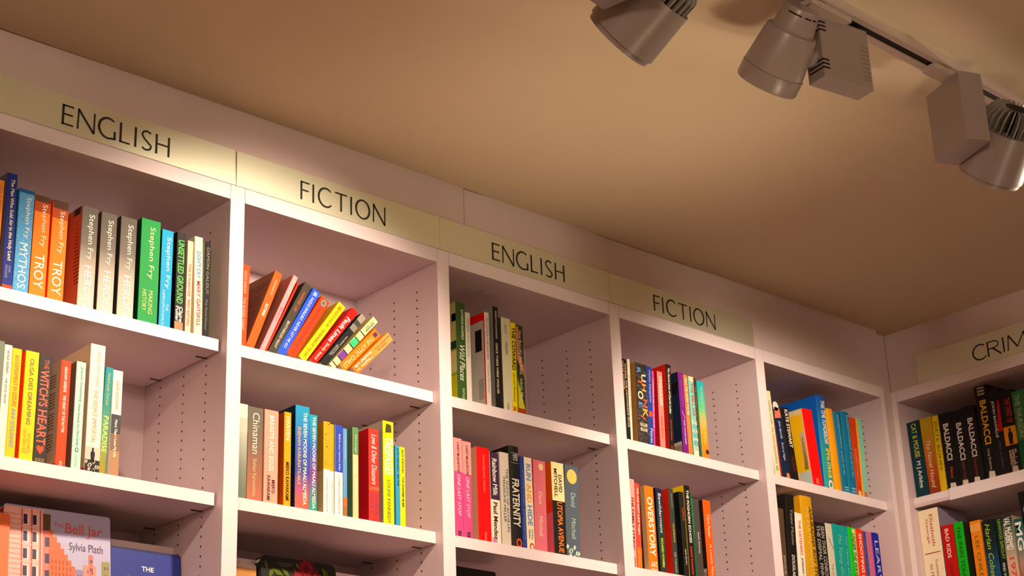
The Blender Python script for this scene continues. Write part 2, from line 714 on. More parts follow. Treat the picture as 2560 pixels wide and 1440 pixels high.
mb = MB()
lb(mb, (.004, .036, -.622), (.222, SHR - .001, -.604), M_SHELF)
mb.build('shelf_label_rail', rc)


# ------------------------------------------------------------------ signs
def stroke(mb, pts, wd, fn, m):
    """a flat pen stroke along 2-D points (glyph units)"""
    n = len(pts)
    L, Rr = [], []
    for i, p in enumerate(pts):
        a = pts[max(0, i - 1)]
        c = pts[min(n - 1, i + 1)]
        d = Vector((c[0] - a[0], c[1] - a[1]))
        if d.length == 0:
            continue
        d.normalize()
        nx, ny = -d.y, d.x
        ww = wd[i] if isinstance(wd, list) else wd
        L.append((p[0] + nx * ww / 2, p[1] + ny * ww / 2))
        Rr.append((p[0] - nx * ww / 2, p[1] - ny * ww / 2))
    for i in range(len(L) - 1):
        mb.poly([fn(*Rr[i]), fn(*Rr[i + 1]), fn(*L[i + 1]), fn(*L[i])], m)


def arc(cx, cy, rx, ry, a0, a1, n=22):
    return [(cx + rx * math.cos(math.radians(a0 + (a1 - a0) * i / n)), cy + ry * math.sin(math.radians(a0 + (a1 - a0) * i / n))) for i in range(n + 1)]


def glyph(ch, w):
    """humanist capitals, height 1, width w; returns list of (points, stroke width)"""
    t, q = .115, .085
    if ch == 'E':
        return [([(t / 2, 0), (t / 2, 1)], t), ([(0, 1 - q / 2), (w, 1 - q / 2)], q), ([(t, .53), (w * .93, .53)], q), ([(0, q / 2), (w, q / 2)], q)]
    if ch == 'F':
        return [([(t / 2, 0), (t / 2, 1)], t), ([(0, 1 - q / 2), (w, 1 - q / 2)], q), ([(t, .53), (w * .9, .53)], q)]
    if ch == 'I':
        return [([(w / 2, 0), (w / 2, 1)], t)]
    if ch == 'L':
        return [([(t / 2, 0), (t / 2, 1)], t), ([(0, q / 2), (w, q / 2)], q)]
    if ch == 'H':
        return [([(t / 2, 0), (t / 2, 1)], t), ([(w - t / 2, 0), (w - t / 2, 1)], t), ([(t, .52), (w - t, .52)], q)]
    if ch == 'T':
        return [([(w / 2, 0), (w / 2, .95)], t), ([(0, 1 - q / 2), (w, 1 - q / 2)], q)]
    if ch == 'N':
        return [([(q / 2, 0), (q / 2 + .02, 1)], q), ([(w - q / 2, 0), (w - q / 2, 1)], q), ([(q / 2, 1), (w - q / 2, -.02)], t)]
    if ch == 'M':
        return [([(q / 2, 0), (w * .12, 1)], q), ([(w * .88, 1), (w - t / 2, 0)], t), ([(w * .12, 1), (w * .5, .12)], t), ([(w * .5, .12), (w * .88, 1)], q)]
    if ch == 'O':
        p = arc(w / 2, .5, w / 2 - t / 2, .5, 90, 450, 40)
        return [(p, [t * (.78 + .3 * abs(math.sin(math.radians(360 * i / 40)))) for i in range(41)])]
    if ch == 'C':
        return [(arc(w * .56, .5, w * .52, .5, 48, 318, 30), [t * (.72 + .36 * math.sin(math.pi * i / 30)) for i in range(31)])]
    if ch == 'G':
        return [(arc(w * .56, .5, w * .52, .5, 52, 295, 30), [t * (.72 + .36 * math.sin(math.pi * i / 30)) for i in range(31)]),
                ([(w - t / 2, .04), (w - t / 2, .42)], t), ([(w * .72, .03), (w, .05)], q)]
    if ch == 'R':
        return [([(t / 2, 0), (t / 2, 1)], t), ([(0, 1 - q / 2)] + arc(w * .45, .74, w * .42, .225, 90, -90, 16) + [(t, .515)], q), ([(w * .4, .52), (w, 0)], t)]
    if ch == 'S':
        p = arc(w * .52, .755, w * .42, .215, 38, 200, 14)[:-1] + [(w * .3, .56), (w * .55, .45), (w * .78, .33)] + arc(w * .48, .235, w * .42, .205, 25, -145, 14)
        return [(p, t * .85)]
    return []


def word(mb, fn, txt, fr):
    """fn maps (x 0..1 over the word, y 0..1 over cap height); fr: per-letter (start, end) fractions; aspect handled by fn.ar"""
    for ch, (a, b_) in zip(txt, fr):
        wd = (b_ - a) * fn_ar
        for pts, sw in glyph(ch, wd):
            stroke(mb, pts, sw, lambda x, y, a=a: fn(a + x / fn_ar, y), M_INK)


FR = {'ENGLISH': [(0, .105), (.136, .298), (.327, .49), (.523, .62), (.655, .69), (.725, .83), (.861, 1)],
      'FICTION': [(0, .103), (.128, .165), (.202, .363), (.397, .54), (.57, .605), (.635, .816), (.845, 1)],
      'CRIME': [(0, .203), (.217, .41), (.435, .475), (.502, .793), (.825, 1)]}


def sign(label, M, x0, x1, z1, txt, tx0, tx1, slant=0):
    global fn_ar
    root = thing('category_sign', label, 'sign', M, None)
    mb = MB()
    y0, y1 = -.0065 * S, -.0004 * S
    pts = [(x0, .0006), (x1, .0006), (x1 - slant, z1), (x0 + slant * .4, z1)]
    mb.poly([(x * S, y0, z * S) for x, z in pts], M_SIGN)
    mb.poly([(x * S, y1, z * S) for x, z in reversed(pts)], M_SIGN)
    for i in range(4):
        (xa, za), (xb, zb) = pts[i], pts[(i + 1) % 4]
        mb.poly([(xa * S, y0, za * S), (xa * S, y1, za * S), (xb * S, y1, zb * S), (xb * S, y0, zb * S)], M_SIGN)
    mb.build('sign_board', root)
    lt = MB()
    b0, b1 = .026, .1045
    fn_ar = (tx1 - tx0) / (b1 - b0)
    word(lt, lambda u, v: ((tx0 + (tx1 - tx0) * u) * S, y0 - .0003, (b0 + (b1 - b0) * v) * S), txt, FR[txt])
    lt.build('lettering', root)


sign('brightly lit cream sign reading ENGLISH, leftmost on the bookcase', ML, -.985, .0165, .1425, 'ENGLISH', -.7055, -.2715, .006)
sign('brightly lit cream sign reading FICTION above the leaning books', ML, .0195, 1.0115, .1425, 'FICTION', .3105, .7275)
sign('dimmer cream sign reading ENGLISH above the third bay', ML, 1.0128, 2.0035, .1415, 'ENGLISH', 1.299, 1.7245)
sign('shaded olive cream sign reading FICTION above the fourth bay', ML, 2.005, 2.994, .1405, 'FICTION', 2.291, 2.717)
sign('grey cream sign reading CRIME on the right wall', MR, .152, 1.14, .1515, 'CRIME', .4885, .885)


# ------------------------------------------------------------------ track and spot lamps
root = thing('lighting_track', 'long white ceiling track with a dark slot carrying the spot lamps', 'track', ML)
mb = MB()
ty0, ty1, tz = -1.965, -1.882, .2785
lb(mb, (-3.0, ty0, tz), (4.6, ty0 + .024, CEIL - .0005), M_TRACK)
lb(mb, (-3.0, ty1 - .030, tz), (4.6, ty1, CEIL - .0005), M_TRACK)
lb(mb, (-3.0, ty0 + .024, tz + .005), (4.6, ty1 - .030, CEIL - .0005), M_SLOT)
mb.build('track_housing', root)

def spot_lamp(label, bc, yaw, dims, ztop, hc, D, t_rim, rr, kind, side):
    """bc: gear-box corner (x, y); dims: (wx, wy, h); hc: a point on the head axis; D: aiming direction; t_rim: mouth distance"""
    root = thing('spot_lamp', label, 'spotlight', Matrix.Translation(W(bc[0], bc[1], ztop)) @ Matrix.Rotation(yaw, 4, 'Z'), 'spot lamps on the ceiling track')
    wx, wy, h = dims
    inv = root.matrix_world.inverted()
    mb = MB()
    lb(mb, (0, 0, -h), (wx, wy, 0), M_LAMP)
    gb = mb.build('gear_box', root, bevel=.0015)
    if kind == 'louvre':
        for zz in (.10, .165, .23, .72, .785, .85):
            z = -h * zz
            sl = MB()
            lb(sl, (-.0015, .006, z - .003), (0, wy - .012, z + .003), M_SLOT)
            lb(sl, (-.0015, -.0015, z - .003), (.028, 0, z + .003), M_SLOT)
            lb(sl, (-.0015, -.0015, z - .003), (0, .006, z + .003), M_SLOT)
            sl.build('vent_slot', root)
        for i in range(9):
            z = -h * (.3 + .07 * i)
            sl = MB()
            lb(sl, (wx - .045, -.0012, z - .0012), (wx - .004, 0, z + .0012), mat('7c6c64', .6))
            sl.build('groove', root)
    # adaptor in the track
    ad = MB()
    ax = W(bc[0] + .02, -1.922, tz) if kind != 'louvre' else W(bc[0] + .02, -1.922, tz)
    lbx = .11
    for a, b_ in (((-lbx, -.031, -.022), (lbx, .031, 0)), ((-lbx * .7, -.036, -.018), (-lbx * .3, .036, -.006))):
        ad.box(tuple(c * S for c in a), tuple(c * S for c in b_), M_TRACK)
    ado = ad.build('track_adaptor', root, bevel=.001)
    ado.matrix_local = inv @ Matrix.Translation(ax)
    # head
    D = Vector(D).normalized()
    q = D.to_track_quat('Z', 'Y').to_matrix().to_4x4()
    HC = W(*hc)
    HM = inv @ (Matrix.Translation(HC) @ q)
    rim = t_rim * S
    r = rr * S
    hd = MB()
    if kind == 'louvre':
        b0 = rim - .205 * S
        prof = [(0, b0 - .085 * S), (r * .54, b0 - .085 * S), (r * .57, b0 - .08 * S), (r * .69, b0), (r * .80, b0), (r * .83, b0 + .003), (r * .985, rim - .062 * S), (r * .965, rim - .060 * S), (r * 1.0, rim - .057 * S), (r * 1.0, rim - .006 * S), (r * .97, rim), (r * .9, rim), (r * .85, rim - .05 * S), (0, rim - .06 * S)]
        hd.lathe(prof, M_LAMP, 56)
    else:
        b0 = rim - .20 * S
        prof = [(0, b0 + .002), (r * .90, b0 + .002), (r * .93, b0), (r * 1.0, rim - .03 * S), (r * 1.0, rim - .018 * S), (r * .94, rim - .018 * S), (r * .94, rim), (r * .9, rim), (r * .84, rim - .05 * S), (0, rim - .06 * S)]
        hd.lathe(prof, M_LAMP, 56)
    ho = hd.build('lamp_head', root, smooth=True, mw=HM)
    lens = MB()
    lens.poly([(r * .8 * math.cos(i * math.pi / 16), r * .8 * math.sin(i * math.pi / 16), rim - .055 * S) for i in range(32)], M_LENS)
    lens.build('lens', ho)
    if kind != 'louvre':
        fn = MB()
        n = 26
        for i in range(n):
            a = 2 * math.pi * i / n
            ca, sa = math.cos(a), math.sin(a)
            th = .0011

            def pt(rad, tt, z):
                return (rad * ca - tt * sa, rad * sa + tt * ca, z)
            r0, r1, z0, z1 = r * .35, r * .86, b0 - .085 * S, b0 + .003
            prof = [(r0, z0), (r1 * .78, z0), (r1, z0 + .02), (r1, z1), (r0, z1)]
            A = [pt(x, -th, z) for x, z in prof]
            B_ = [pt(x, th, z) for x, z in prof]
            fn.poly(A, M_FIN)
            fn.poly(list(reversed(B_)), M_FIN)
            for k in range(5):
                j = (k + 1) % 5
                fn.poly([A[k], B_[k], B_[j], A[j]], M_FIN)
        fn.lathe([(0, b0 - .08 * S), (r * .4, b0 - .08 * S), (r * .4, b0), (0, b0)], M_SLOT, 24)
        fn.build('heat_sink', ho)
    else:
        z = b0 - .066 * S
        for k, (a0, a1) in enumerate(((150, 235), (245, 262), (268, 290), (300, 345))):
            sl = MB()
            pts = []
            for sgn in (0, 1):
                rng = range(9) if sgn == 0 else range(8, -1, -1)
                for i in rng:
                    a = math.radians(a0 + (a1 - a0) * i / 8)
                    pts.append((r * .600 * math.cos(a), r * .600 * math.sin(a), z + (.0018 if sgn else -.0012)))
            for i in range(8):
                sl.poly([pts[i], pts[i + 1], pts[16 - i], pts[17 - i]], M_SLOT)
            sl.build('rear_slot', ho)
        # two small screws near the mouth
        for a in (212, 268):
            sc = MB()
            c, s_ = math.cos(math.radians(a)), math.sin(math.radians(a))
            sc.lathe([(0, .0015), (.0018, .0012), (.0022, 0)], mat('d8d8d0', .15, .8, .0, 30, 1), 10,
                     Matrix.Translation((r * c, r * s_, rim - .052 * S)) @ Vector((c, s_, 0)).to_track_quat('Z', 'Y').to_matrix().to_4x4())
            sc.build('screw', ho)
    # pivot between gear box and head
    bcen = W(bc[0], bc[1], ztop)
    ex = Vector((math.cos(yaw), math.sin(yaw), 0))
    pv = MB()
    ln = .05 * S
    pv.lathe([(0, 0), (.035 * S, 0), (.035 * S, ln), (.03 * S, ln + .001), (0, ln + .001)], M_LAMP, 28)
    po = pv.build('pivot', root, smooth=True)
    st = HC - ex * side * (r * .99 + ln * .62)
    po.matrix_local = inv @ (Matrix.Translation(st) @ (ex * side).to_track_quat('Z', 'Y').to_matrix().to_4x4())
    return root


M_LENS = bpy.data.materials.new('lit_lens')
M_LENS.use_nodes = True
_b = M_LENS.node_tree.nodes['Principled BSDF']
_b.inputs['Base Color'].default_value = (.9, .85, .75, 1)
_b.inputs['Emission Color'].default_value = (1, .72, .48, 1)
_b.inputs['Emission Strength'].default_value = 6

spot_lamp('white spot lamp cut by the top edge of the photo, left of the louvred one', (.131, -1.993), math.radians(9), (.10, .217, .277), .277,
          (.391, -1.85, .111), (-.134, .846, -.516), .222, .128, 'box', 1)
spot_lamp('middle spot lamp with black louvre slots on its square gear box', (1.118, -1.907), math.radians(-9.6), (.227, .081, .237), .26,
          (.997, -1.835, .114), (.139, .75, -.64), .135, .110, 'louvre', -1)
spot_lamp('rightmost spot lamp with tall plain gear box and finned heat sink', (1.84, -1.985), math.radians(-23), (.099, .217, .277), .26,
          (2.094, -1.974, .037), (.305, .72, -.623), .134, .125, 'box', 1)


# ------------------------------------------------------------------ books standing on the shelves
BOOKS=[
{'key': '0a', 'col': 'f2a25c', 'label': 'pale orange paperback cut by the left edge of the photo, top shelf', 't': [['SILVERVIEW', 0.05, 0.5, 0.5, 0.85, 'd9752e', '']], 'bands': [(0.72, 0.8, '3a4030'), (0.8, 1, 'e0c24a')], 'lc': 'd98a48', 'o': [-0.9109, -0.6045], 'w': 0.0477, 'h': 0.3893, 'tilt': 0},
{'key': '0a', 'col': '2f3f8c', 'label': 'tall navy blue paperback with cream serif title, far left of the top shelf', 't': [['The Man Who Sold Air in the Holy Land', 0.05, 0.75, 0.3, 0.75, 'efe6c0', 'b'], ['OMER', 0.79, 0.85, 0.52, 0.75, '9a9cc0', ''], ['FRIEDLANDER', 0.79, 0.9, 0.22, 0.45, '9a9cc0', '']], 'bands': [(0.955, 0.985, 'd0563c')], 'lc': '6a6266', 'o': [-0.8453, -0.6045], 'w': 0.0375, 'h': 0.4247, 'tilt': -1.38},
{'key': '0a', 'col': '4a97c9', 'label': 'light blue patterned paperback with white title between navy and orange books', 't': [['Stephen Fry', 0.07, 0.47, 0.42, 0.8, 'f4efe4', ''], ['MYTHOS', 0.52, 0.95, 0.25, 0.78, 'f4efe4', '']], 'bands': [(0, 0.035, '2d5f9c')], 'lc': '2f6ea8', 'pat': 'wave', 'o': [-0.8069, -0.6045], 'w': 0.0565, 'h': 0.3805, 'tilt': 0},
{'key': '0a', 'col': 'ef8a22', 'label': 'orange paperback with brown top and white title, beside the light blue one', 't': [['Stephen Fry', 0.08, 0.5, 0.4, 0.8, 'f6e8cc', ''], ['TROY', 0.58, 0.91, 0.22, 0.8, 'fbf3e0', '']], 'bands': [(0, 0.06, '5a3a26'), (0.06, 0.16, 'b5572a')], 'lc': 'd8431c', 'o': [-0.7474, -0.6045], 'w': 0.0596, 'h': 0.3734, 'tilt': 0},
{'key': '0a', 'col': 'ef8a22', 'label': 'orange paperback with brown top and white title, next to the wide gap', 't': [['Stephen Fry', 0.1, 0.52, 0.4, 0.8, 'f6e8cc', ''], ['TROY', 0.6, 0.93, 0.22, 0.8, 'fbf3e0', '']], 'bands': [(0, 0.08, '5a3a26'), (0.08, 0.18, 'b5572a')], 'lc': 'd8431c', 'o': [-0.6802, -0.6045], 'w': 0.0595, 'h': 0.3736, 'tilt': 0},
{'key': '0a', 'col': '8a857c', 'label': 'left one of the three grey to white paperbacks, terracotta back cover showing', 't': [['Stephen Fry', 0.07, 0.52, 0.35, 0.78, 'efe9dc', ''], ['HEROES', 0.58, 0.98, 0.3, 0.75, 'fffdf4', '']], 'lc': 'a8623f', 'grad': ('6c665e', '7c766c', 'c4bcae', 'd2c8b8'), 'orn': True, 'o': [-0.5682, -0.6045], 'w': 0.0632, 'h': 0.3823, 'tilt': 0},
{'key': '0a', 'col': '8a857c', 'label': 'middle one of the three grey to white paperbacks on the top shelf', 't': [['Stephen Fry', 0.07, 0.52, 0.35, 0.78, 'efe9dc', ''], ['HEROES', 0.58, 0.98, 0.3, 0.75, 'fffdf4', '']], 'lc': '3c3a38', 'grad': ('6c665e', '7c766c', 'c4bcae', 'd2c8b8'), 'orn': False, 'o': [-0.4929, -0.6045], 'w': 0.0626, 'h': 0.3804, 'tilt': 0},
{'key': '0a', 'col': '8a857c', 'label': 'right one of the three grey to white paperbacks, beside the green book', 't': [['Stephen Fry', 0.07, 0.52, 0.35, 0.78, 'efe9dc', ''], ['HEROES', 0.58, 0.98, 0.3, 0.75, 'fffdf4', '']], 'lc': '3c3a38', 'grad': ('6c665e', '7c766c', 'c4bcae', 'd2c8b8'), 'orn': False, 'o': [-0.4149, -0.6045], 'w': 0.0648, 'h': 0.3842, 'tilt': 0},
{'key': '0a', 'col': '2f9a52', 'label': 'thick green paperback with pale yellow lettering on the top shelf', 't': [['Stephen Fry', 0.07, 0.57, 0.38, 0.72, 'dfe8b0', ''], ['MAKING', 0.68, 0.9, 0.5, 0.72, 'd8d27a', ''], ['HISTORY', 0.68, 0.88, 0.18, 0.4, 'd8d27a', '']], 'lc': '123f2c', 'o': [-0.3322, -0.6045], 'w': 0.0789, 'h': 0.4002, 'tilt': 0},
{'key': '0a', 'col': '3fa9d6', 'label': 'sky blue paperback right of the thick green one', 't': [['Stephen Fry', 0.07, 0.6, 0.35, 0.8, 'f0efda', ''], ['THE', 0.75, 0.82, 0.55, 0.75, 'bfe0ea', ''], ['HIPPOPOTAMUS', 0.62, 0.97, 0.2, 0.42, 'bfe0ea', '']], 'lc': '1f2a2c', 'o': [-0.2467, -0.6045], 'w': 0.0476, 'h': 0.3787, 'tilt': 0},
{'key': '0a', 'col': '2e2c2a', 'label': 'dark paperback with bright green title and white author name', 't': [['UNSETTLED GROUND', 0.08, 0.72, 0.15, 0.85, '4fc24a', 'b'], ['Claire', 0.75, 0.9, 0.5, 0.9, 'f4efe4', 'b'], ['Fuller', 0.75, 0.9, 0.1, 0.48, 'f4efe4', 'b']], 'bands': [(0.9, 1, 'a98a6c')], 'lc': '0e1414', 'o': [-0.1837, -0.6045], 'w': 0.0364, 'h': 0.3852, 'tilt': 0},
{'key': '0a', 'col': 'eac9b4', 'label': 'slim pale pink paperback with red lettering between dark and cream books', 't': [['THIS IS PLEASURE', 0.25, 0.6, 0.3, 0.7, 'c8342a', ''], ['MARY GAITSKILL', 0.63, 0.92, 0.3, 0.7, 'c8342a', '']], 'lc': 'd8b8a4', 'dep': 0.2, 'o': [-0.1386, -0.6045], 'w': 0.0239, 'h': 0.3618, 'tilt': 0},
{'key': '0a', 'col': 'ece2cc', 'label': 'cream paperback with blue and red title on the top shelf', 't': [["DON'T CRY", 0.15, 0.42, 0.3, 0.75, '3a8cc8', 'b'], ['MARY GAITSKILL', 0.45, 0.9, 0.3, 0.75, 'd8452e', 'b']], 'lc': 'dcd0b8', 'o': [-0.1014, -0.6045], 'w': 0.0351, 'h': 0.3868, 'tilt': -1.3},
{'key': '0a', 'col': '1c1a1a', 'label': 'slim black paperback with grey lettering, last on the top shelf', 't': [['DAMON GALGUT', 0.06, 0.55, 0.3, 0.8, '8c8a84', ''], ['The Good Doctor', 0.6, 0.92, 0.3, 0.65, '8c8a84', '']], 'lc': '9aa284', 'o': [-0.0639, -0.6045], 'w': 0.0232, 'h': 0.3771, 'tilt': 0},
{'key': '0b', 'col': '7c8678', 'label': 'grey green paperback cut off at the left end of the second shelf', 'o': [-0.8686, -1.1743], 'w': 0.0501, 'h': 0.3902, 'tilt': 0},
{'key': '0b', 'col': 'efe8da', 'label': 'white paperback with small black capitals on the second shelf', 't': [['NATALIA GINZBURG', 0.05, 0.26, 0.35, 0.65, '2a2826', ''], ['THE LITTLE VIRTUES', 0.3, 0.53, 0.35, 0.6, '2a2826', '']], 'o': [-0.8172, -1.1743], 'w': 0.0273, 'h': 0.3822, 'tilt': 0},
{'key': '0b', 'col': 'f2c62e', 'label': 'yellow paperback with orange and blue lettering on the second shelf', 't': [['AN EXPERIMENT IN LEISURE', 0.06, 0.53, 0.3, 0.75, 'e0702a', ''], ['ANNA GLENDENNING', 0.55, 0.9, 0.3, 0.75, '4a96c0', '']], 'lc': 'd8a828', 'o': [-0.7891, -1.1743], 'w': 0.0338, 'h': 0.376, 'tilt': 0},
{'key': '0b', 'col': 'f3cf38', 'label': 'wide yellow paperback with thin dark title and red orange back cover', 't': [['OLGA DIES DREAMING', 0.07, 0.67, 0.35, 0.65, '5a4a20', ''], ['XOCHITL', 0.74, 0.93, 0.52, 0.75, 'c89a28', ''], ['GONZALEZ', 0.71, 0.93, 0.22, 0.45, 'c89a28', '']], 'lc': 'dc4a1c', 'o': [-0.7414, -1.1743], 'w': 0.0487, 'h': 0.3774, 'tilt': 0},
{'key': '0b', 'col': '3a352e', 'label': 'charcoal paperback with large coral title and heart emblem', 't': [['THE', 0.04, 0.13, 0.4, 0.75, 'e2583c', ''], ["WITCH'S", 0.14, 0.48, 0.15, 0.85, 'e2583c', 'b'], ['HEART', 0.51, 0.83, 0.15, 0.85, 'e2583c', 'b'], ['GENEVIEVE GORNICHEC', 0.95, 0.98, 0.15, 0.85, 'b8945a', '']], 'marks': [('heart', 0.87, 0.5, 0.3, 'e2583c')], 'o': [-0.6918, -1.1743], 'w': 0.0464, 'h': 0.374, 'tilt': 0},
{'key': '0b', 'col': 'ea5638', 'label': 'coral red paperback with small white capitals beside the mint one', 't': [['GRAHAM GREENE', 0.06, 0.3, 0.35, 0.65, 'f6d8cc', 'b'], ['THE HEART OF THE MATTER', 0.33, 0.68, 0.35, 0.65, 'f6d8cc', 'b'], ['VINTAGE', 0.94, 0.99, 0.35, 0.65, 'f6d8cc', '']], 'lc': 'a98c78', 'back': 'text', 'o': [-0.6119, -1.1743], 'w': 0.0378, 'h': 0.3709, 'tilt': 0},
{'key': '0b', 'col': 'b9e0cf', 'label': 'mint green paperback with fine grey lettering on the second shelf', 't': [['Joanne Greenberg', 0.05, 0.37, 0.4, 0.75, '6a8a84', ''], ['I Never Promised You a Rose Garden', 0.39, 0.78, 0.4, 0.65, '6a8a84', ''], ['modern classics', 0.86, 0.98, 0.4, 0.6, '9ac4b8', '']], 'lc': '6a4a44', 'marks': [('ring', 0.815, 0.5, 0.18, '6a8a84')], 'o': [-0.5543, -1.1743], 'w': 0.0353, 'h': 0.3787, 'tilt': 0},
{'key': '0b', 'col': 'efe4d6', 'label': 'tallest white book on the second shelf, black and white photo at its foot', 't': [['Vasily Grossman', 0.05, 0.33, 0.4, 0.75, 'b8aca0', ''], ['THE PEOPLE IMMORTAL', 0.36, 0.77, 0.35, 0.65, 'd8a080', '']], 'bands': [(0.8, 0.9, 'cfc6ba'), (0.9, 1, '2c2a28')], 'lc': 'b39a80', 'dep': 0.26, 'back': 'text', 'marks': [('man', 0.86, 0.5, 0.3, '1e1c1c'), ('hill', 0.955, 0.55, 0.5, 'b8b0a2')], 'o': [-0.5049, -1.1743], 'w': 0.0558, 'h': 0.4532, 'tilt': 0},
{'key': '0b', 'col': '3e9c98', 'label': 'teal to olive paperback with lime title beside the tall white book', 't': [['Abdulrazak Gurnah', 0.05, 0.36, 0.3, 0.7, 'b8c878', ''], ['PARADISE', 0.46, 0.8, 0.2, 0.85, 'c8e068', 'b']], 'grad': ('2f98a0', '3a9a90', '7aa878', 'a89a38'), 'o': [-0.4552, -1.1734], 'w': 0.0289, 'h': 0.3807, 'tilt': 1.81},
{'key': '0b', 'col': 'efe6da', 'label': 'white paperback with gold name and brown photo foot, last on the second shelf', 't': [['DAVID GROSSMAN', 0.1, 0.37, 0.35, 0.65, 'c89a4a', ''], ['More Than I Love My Life', 0.47, 0.82, 0.3, 0.65, 'f2ece0', 'b']], 'bands': [(0.42, 0.6, '4a4c4e'), (0.6, 0.76, '8a6c58'), (0.76, 1, 'b08a68')], 'o': [-0.4146, -1.1743], 'w': 0.0377, 'h': 0.3766, 'tilt': 0},
{'key': '1a', 'col': 'e85a38', 'label': 'red orange paperback standing against the left upright of the second bay', 't': [['KAZUO ISHIGURO', 0.08, 0.35, 0.35, 0.65, 'f2b898', ''], ['THE BURIED GIANT', 0.4, 0.8, 0.35, 0.65, 'f2b898', '']], 'lc': 'c0452c', 'o': [0.0861, -0.6032], 'w': 0.0372, 'h': 0.3285, 'tilt': 2.05},
{'key': '1a', 'col': 'ee6a3c', 'label': 'orange paperback leaning right with brown printed back cover', 't': [['KAZUO ISHIGURO', 0.1, 0.3, 0.4, 0.65, 'f6c8a8', ''], ['NOCTURNES', 0.42, 0.58, 0.35, 0.7, 'f8e8dc', 'b']], 'lc': '8c6650', 'back': 'text', 'o': [0.123, -0.5919], 'w': 0.0351, 'h': 0.3506, 'tilt': 20.98},
{'key': '1a', 'col': 'eda0a4', 'label': 'slim pink paperback leaning right between orange and dark books', 't': [['NEIL GAIMAN', 0.05, 0.25, 0.3, 0.7, 'f8d8d4', ''], ['MELMOTH', 0.42, 0.6, 0.3, 0.7, 'c06a78', ''], ['ALI SMITH', 0.85, 0.97, 0.3, 0.7, 'f8d8d4', '']], 'lc': 'b86e5c', 'o': [0.183, -0.5956], 'w': 0.0216, 'h': 0.3665, 'tilt': 24.21},
{'key': '1a', 'col': 'e8492c', 'label': 'very thin bright red paperback leaning behind the slim pink one', 'lc': 'c03a24', 'dep': 0.2, 'o': [0.2045, -0.6011], 'w': 0.008, 'h': 0.3464, 'tilt': 25.22},
{'key': '1a', 'col': '4a4238', 'label': 'dark grey leaning paperback with orange author line', 't': [['HARPER LEE', 0.12, 0.4, 0.35, 0.65, 'd8603c', ''], ['BROTHERLESS NIGHT', 0.55, 0.93, 0.35, 0.65, 'e8e0d0', '']], 'lc': '2e2822', 'o': [0.2234, -0.5886], 'w': 0.0342, 'h': 0.3521, 'tilt': 27.76},
{'key': '1a', 'col': '3f62d4', 'label': 'royal blue leaning paperback with white capitals', 't': [['KAZUO ISHIGURO', 0.12, 0.47, 0.35, 0.65, 'f4efe4', ''], ['NEVER LET ME GO', 0.5, 0.9, 0.35, 0.65, 'f4efe4', '']], 'marks': [('sq', 0.06, 0.5, 0.25, '9ab0e8')], 'o': [0.2614, -0.5866], 'w': 0.0366, 'h': 0.3389, 'tilt': 29.31},
{'key': '1a', 'col': 'f0532f', 'label': 'bright orange red leaning paperback with dark capitals, right of the blue one', 't': [['KAZUO ISHIGURO', 0.15, 0.47, 0.35, 0.65, '7c3a28', ''], ['KLARA AND THE SUN', 0.5, 0.95, 0.35, 0.65, '7c3a28', '']], 'marks': [('ring', 0.07, 0.5, 0.28, '5aa0a8')], 'o': [0.3036, -0.5823], 'w': 0.0426, 'h': 0.3121, 'tilt': 31.45},
{'key': '1a', 'col': 'f0d41c', 'label': 'yellow leaning paperback with brown capitals', 't': [['KAZUO ISHIGURO', 0.12, 0.42, 0.35, 0.7, '7c6418', ''], ['THE REMAINS OF THE DAY', 0.45, 0.95, 0.35, 0.7, '7c6418', '']], 'lc': 'b08a14', 'marks': [('sq', 0.07, 0.5, 0.25, 'e0883a')], 'o': [0.3594, -0.5833], 'w': 0.0361, 'h': 0.3251, 'tilt': 35.9},
{'key': '1a', 'col': 'ea3a2c', 'label': 'red leaning paperback with big white title', 't': [['Fault Lines', 0.16, 0.62, 0.22, 0.8, 'f4efe4', 'b'], ['Emily Itami', 0.65, 0.95, 0.25, 0.7, 'f2c8a8', 'b']], 'lc': 'b02a20', 'o': [0.4123, -0.5841], 'w': 0.0327, 'h': 0.326, 'tilt': 38.45},
{'key': '1a', 'col': '23282a', 'label': 'black leaning paperback with a grey photo at its top', 't': [['MARGO JEFFERSON', 0.42, 0.6, 0.45, 0.7, 'cfc8ba', ''], ['CONSTRUCTING A', 0.62, 0.8, 0.5, 0.7, 'cfc8ba', ''], ['NERVOUS SYSTEM', 0.62, 0.82, 0.22, 0.42, 'cfc8ba', '']], 'bands': [(0, 0.12, '9a968a'), (0.12, 0.2, '4a4a44'), (0.2, 0.3, '88857a')], 'o': [0.4595, -0.5869], 'w': 0.0279, 'h': 0.3135, 'tilt': 39.22},
{'key': '1a', 'col': 'efe0a8', 'label': 'cream leaning paperback with a row of green and purple windows', 't': [['APHASIA', 0.06, 0.25, 0.5, 0.8, '4a4234', 'b'], ['MAURO CARDENAS', 0.06, 0.22, 0.25, 0.42, '4a4234', '']], 'bands': [(0.3, 0.315, '1a1816'), (0.42, 0.435, '1a1816'), (0.435, 0.56, '4ac080'), (0.56, 0.575, '1a1816'), (0.69, 0.705, '1a1816'), (0.705, 0.82, '7a4a9c'), (0.82, 0.835, '1a1816'), (0.93, 0.945, '1a1816')], 'lc': 'a08a5c', 'o': [0.5029, -0.5853], 'w': 0.029, 'h': 0.323, 'tilt': 41.64},
{'key': '1a', 'col': 'e8852e', 'label': 'orange leaning paperback with white capitals and purple bird mark', 't': [['THE ATTIC CHILD', 0.14, 0.95, 0.3, 0.75, 'f6dcb0', '']], 'lc': 'c8681c', 'marks': [('sq', 0.07, 0.5, 0.25, '5a3a6c')], 'o': [0.5487, -0.5788], 'w': 0.0375, 'h': 0.2556, 'tilt': 43.35},
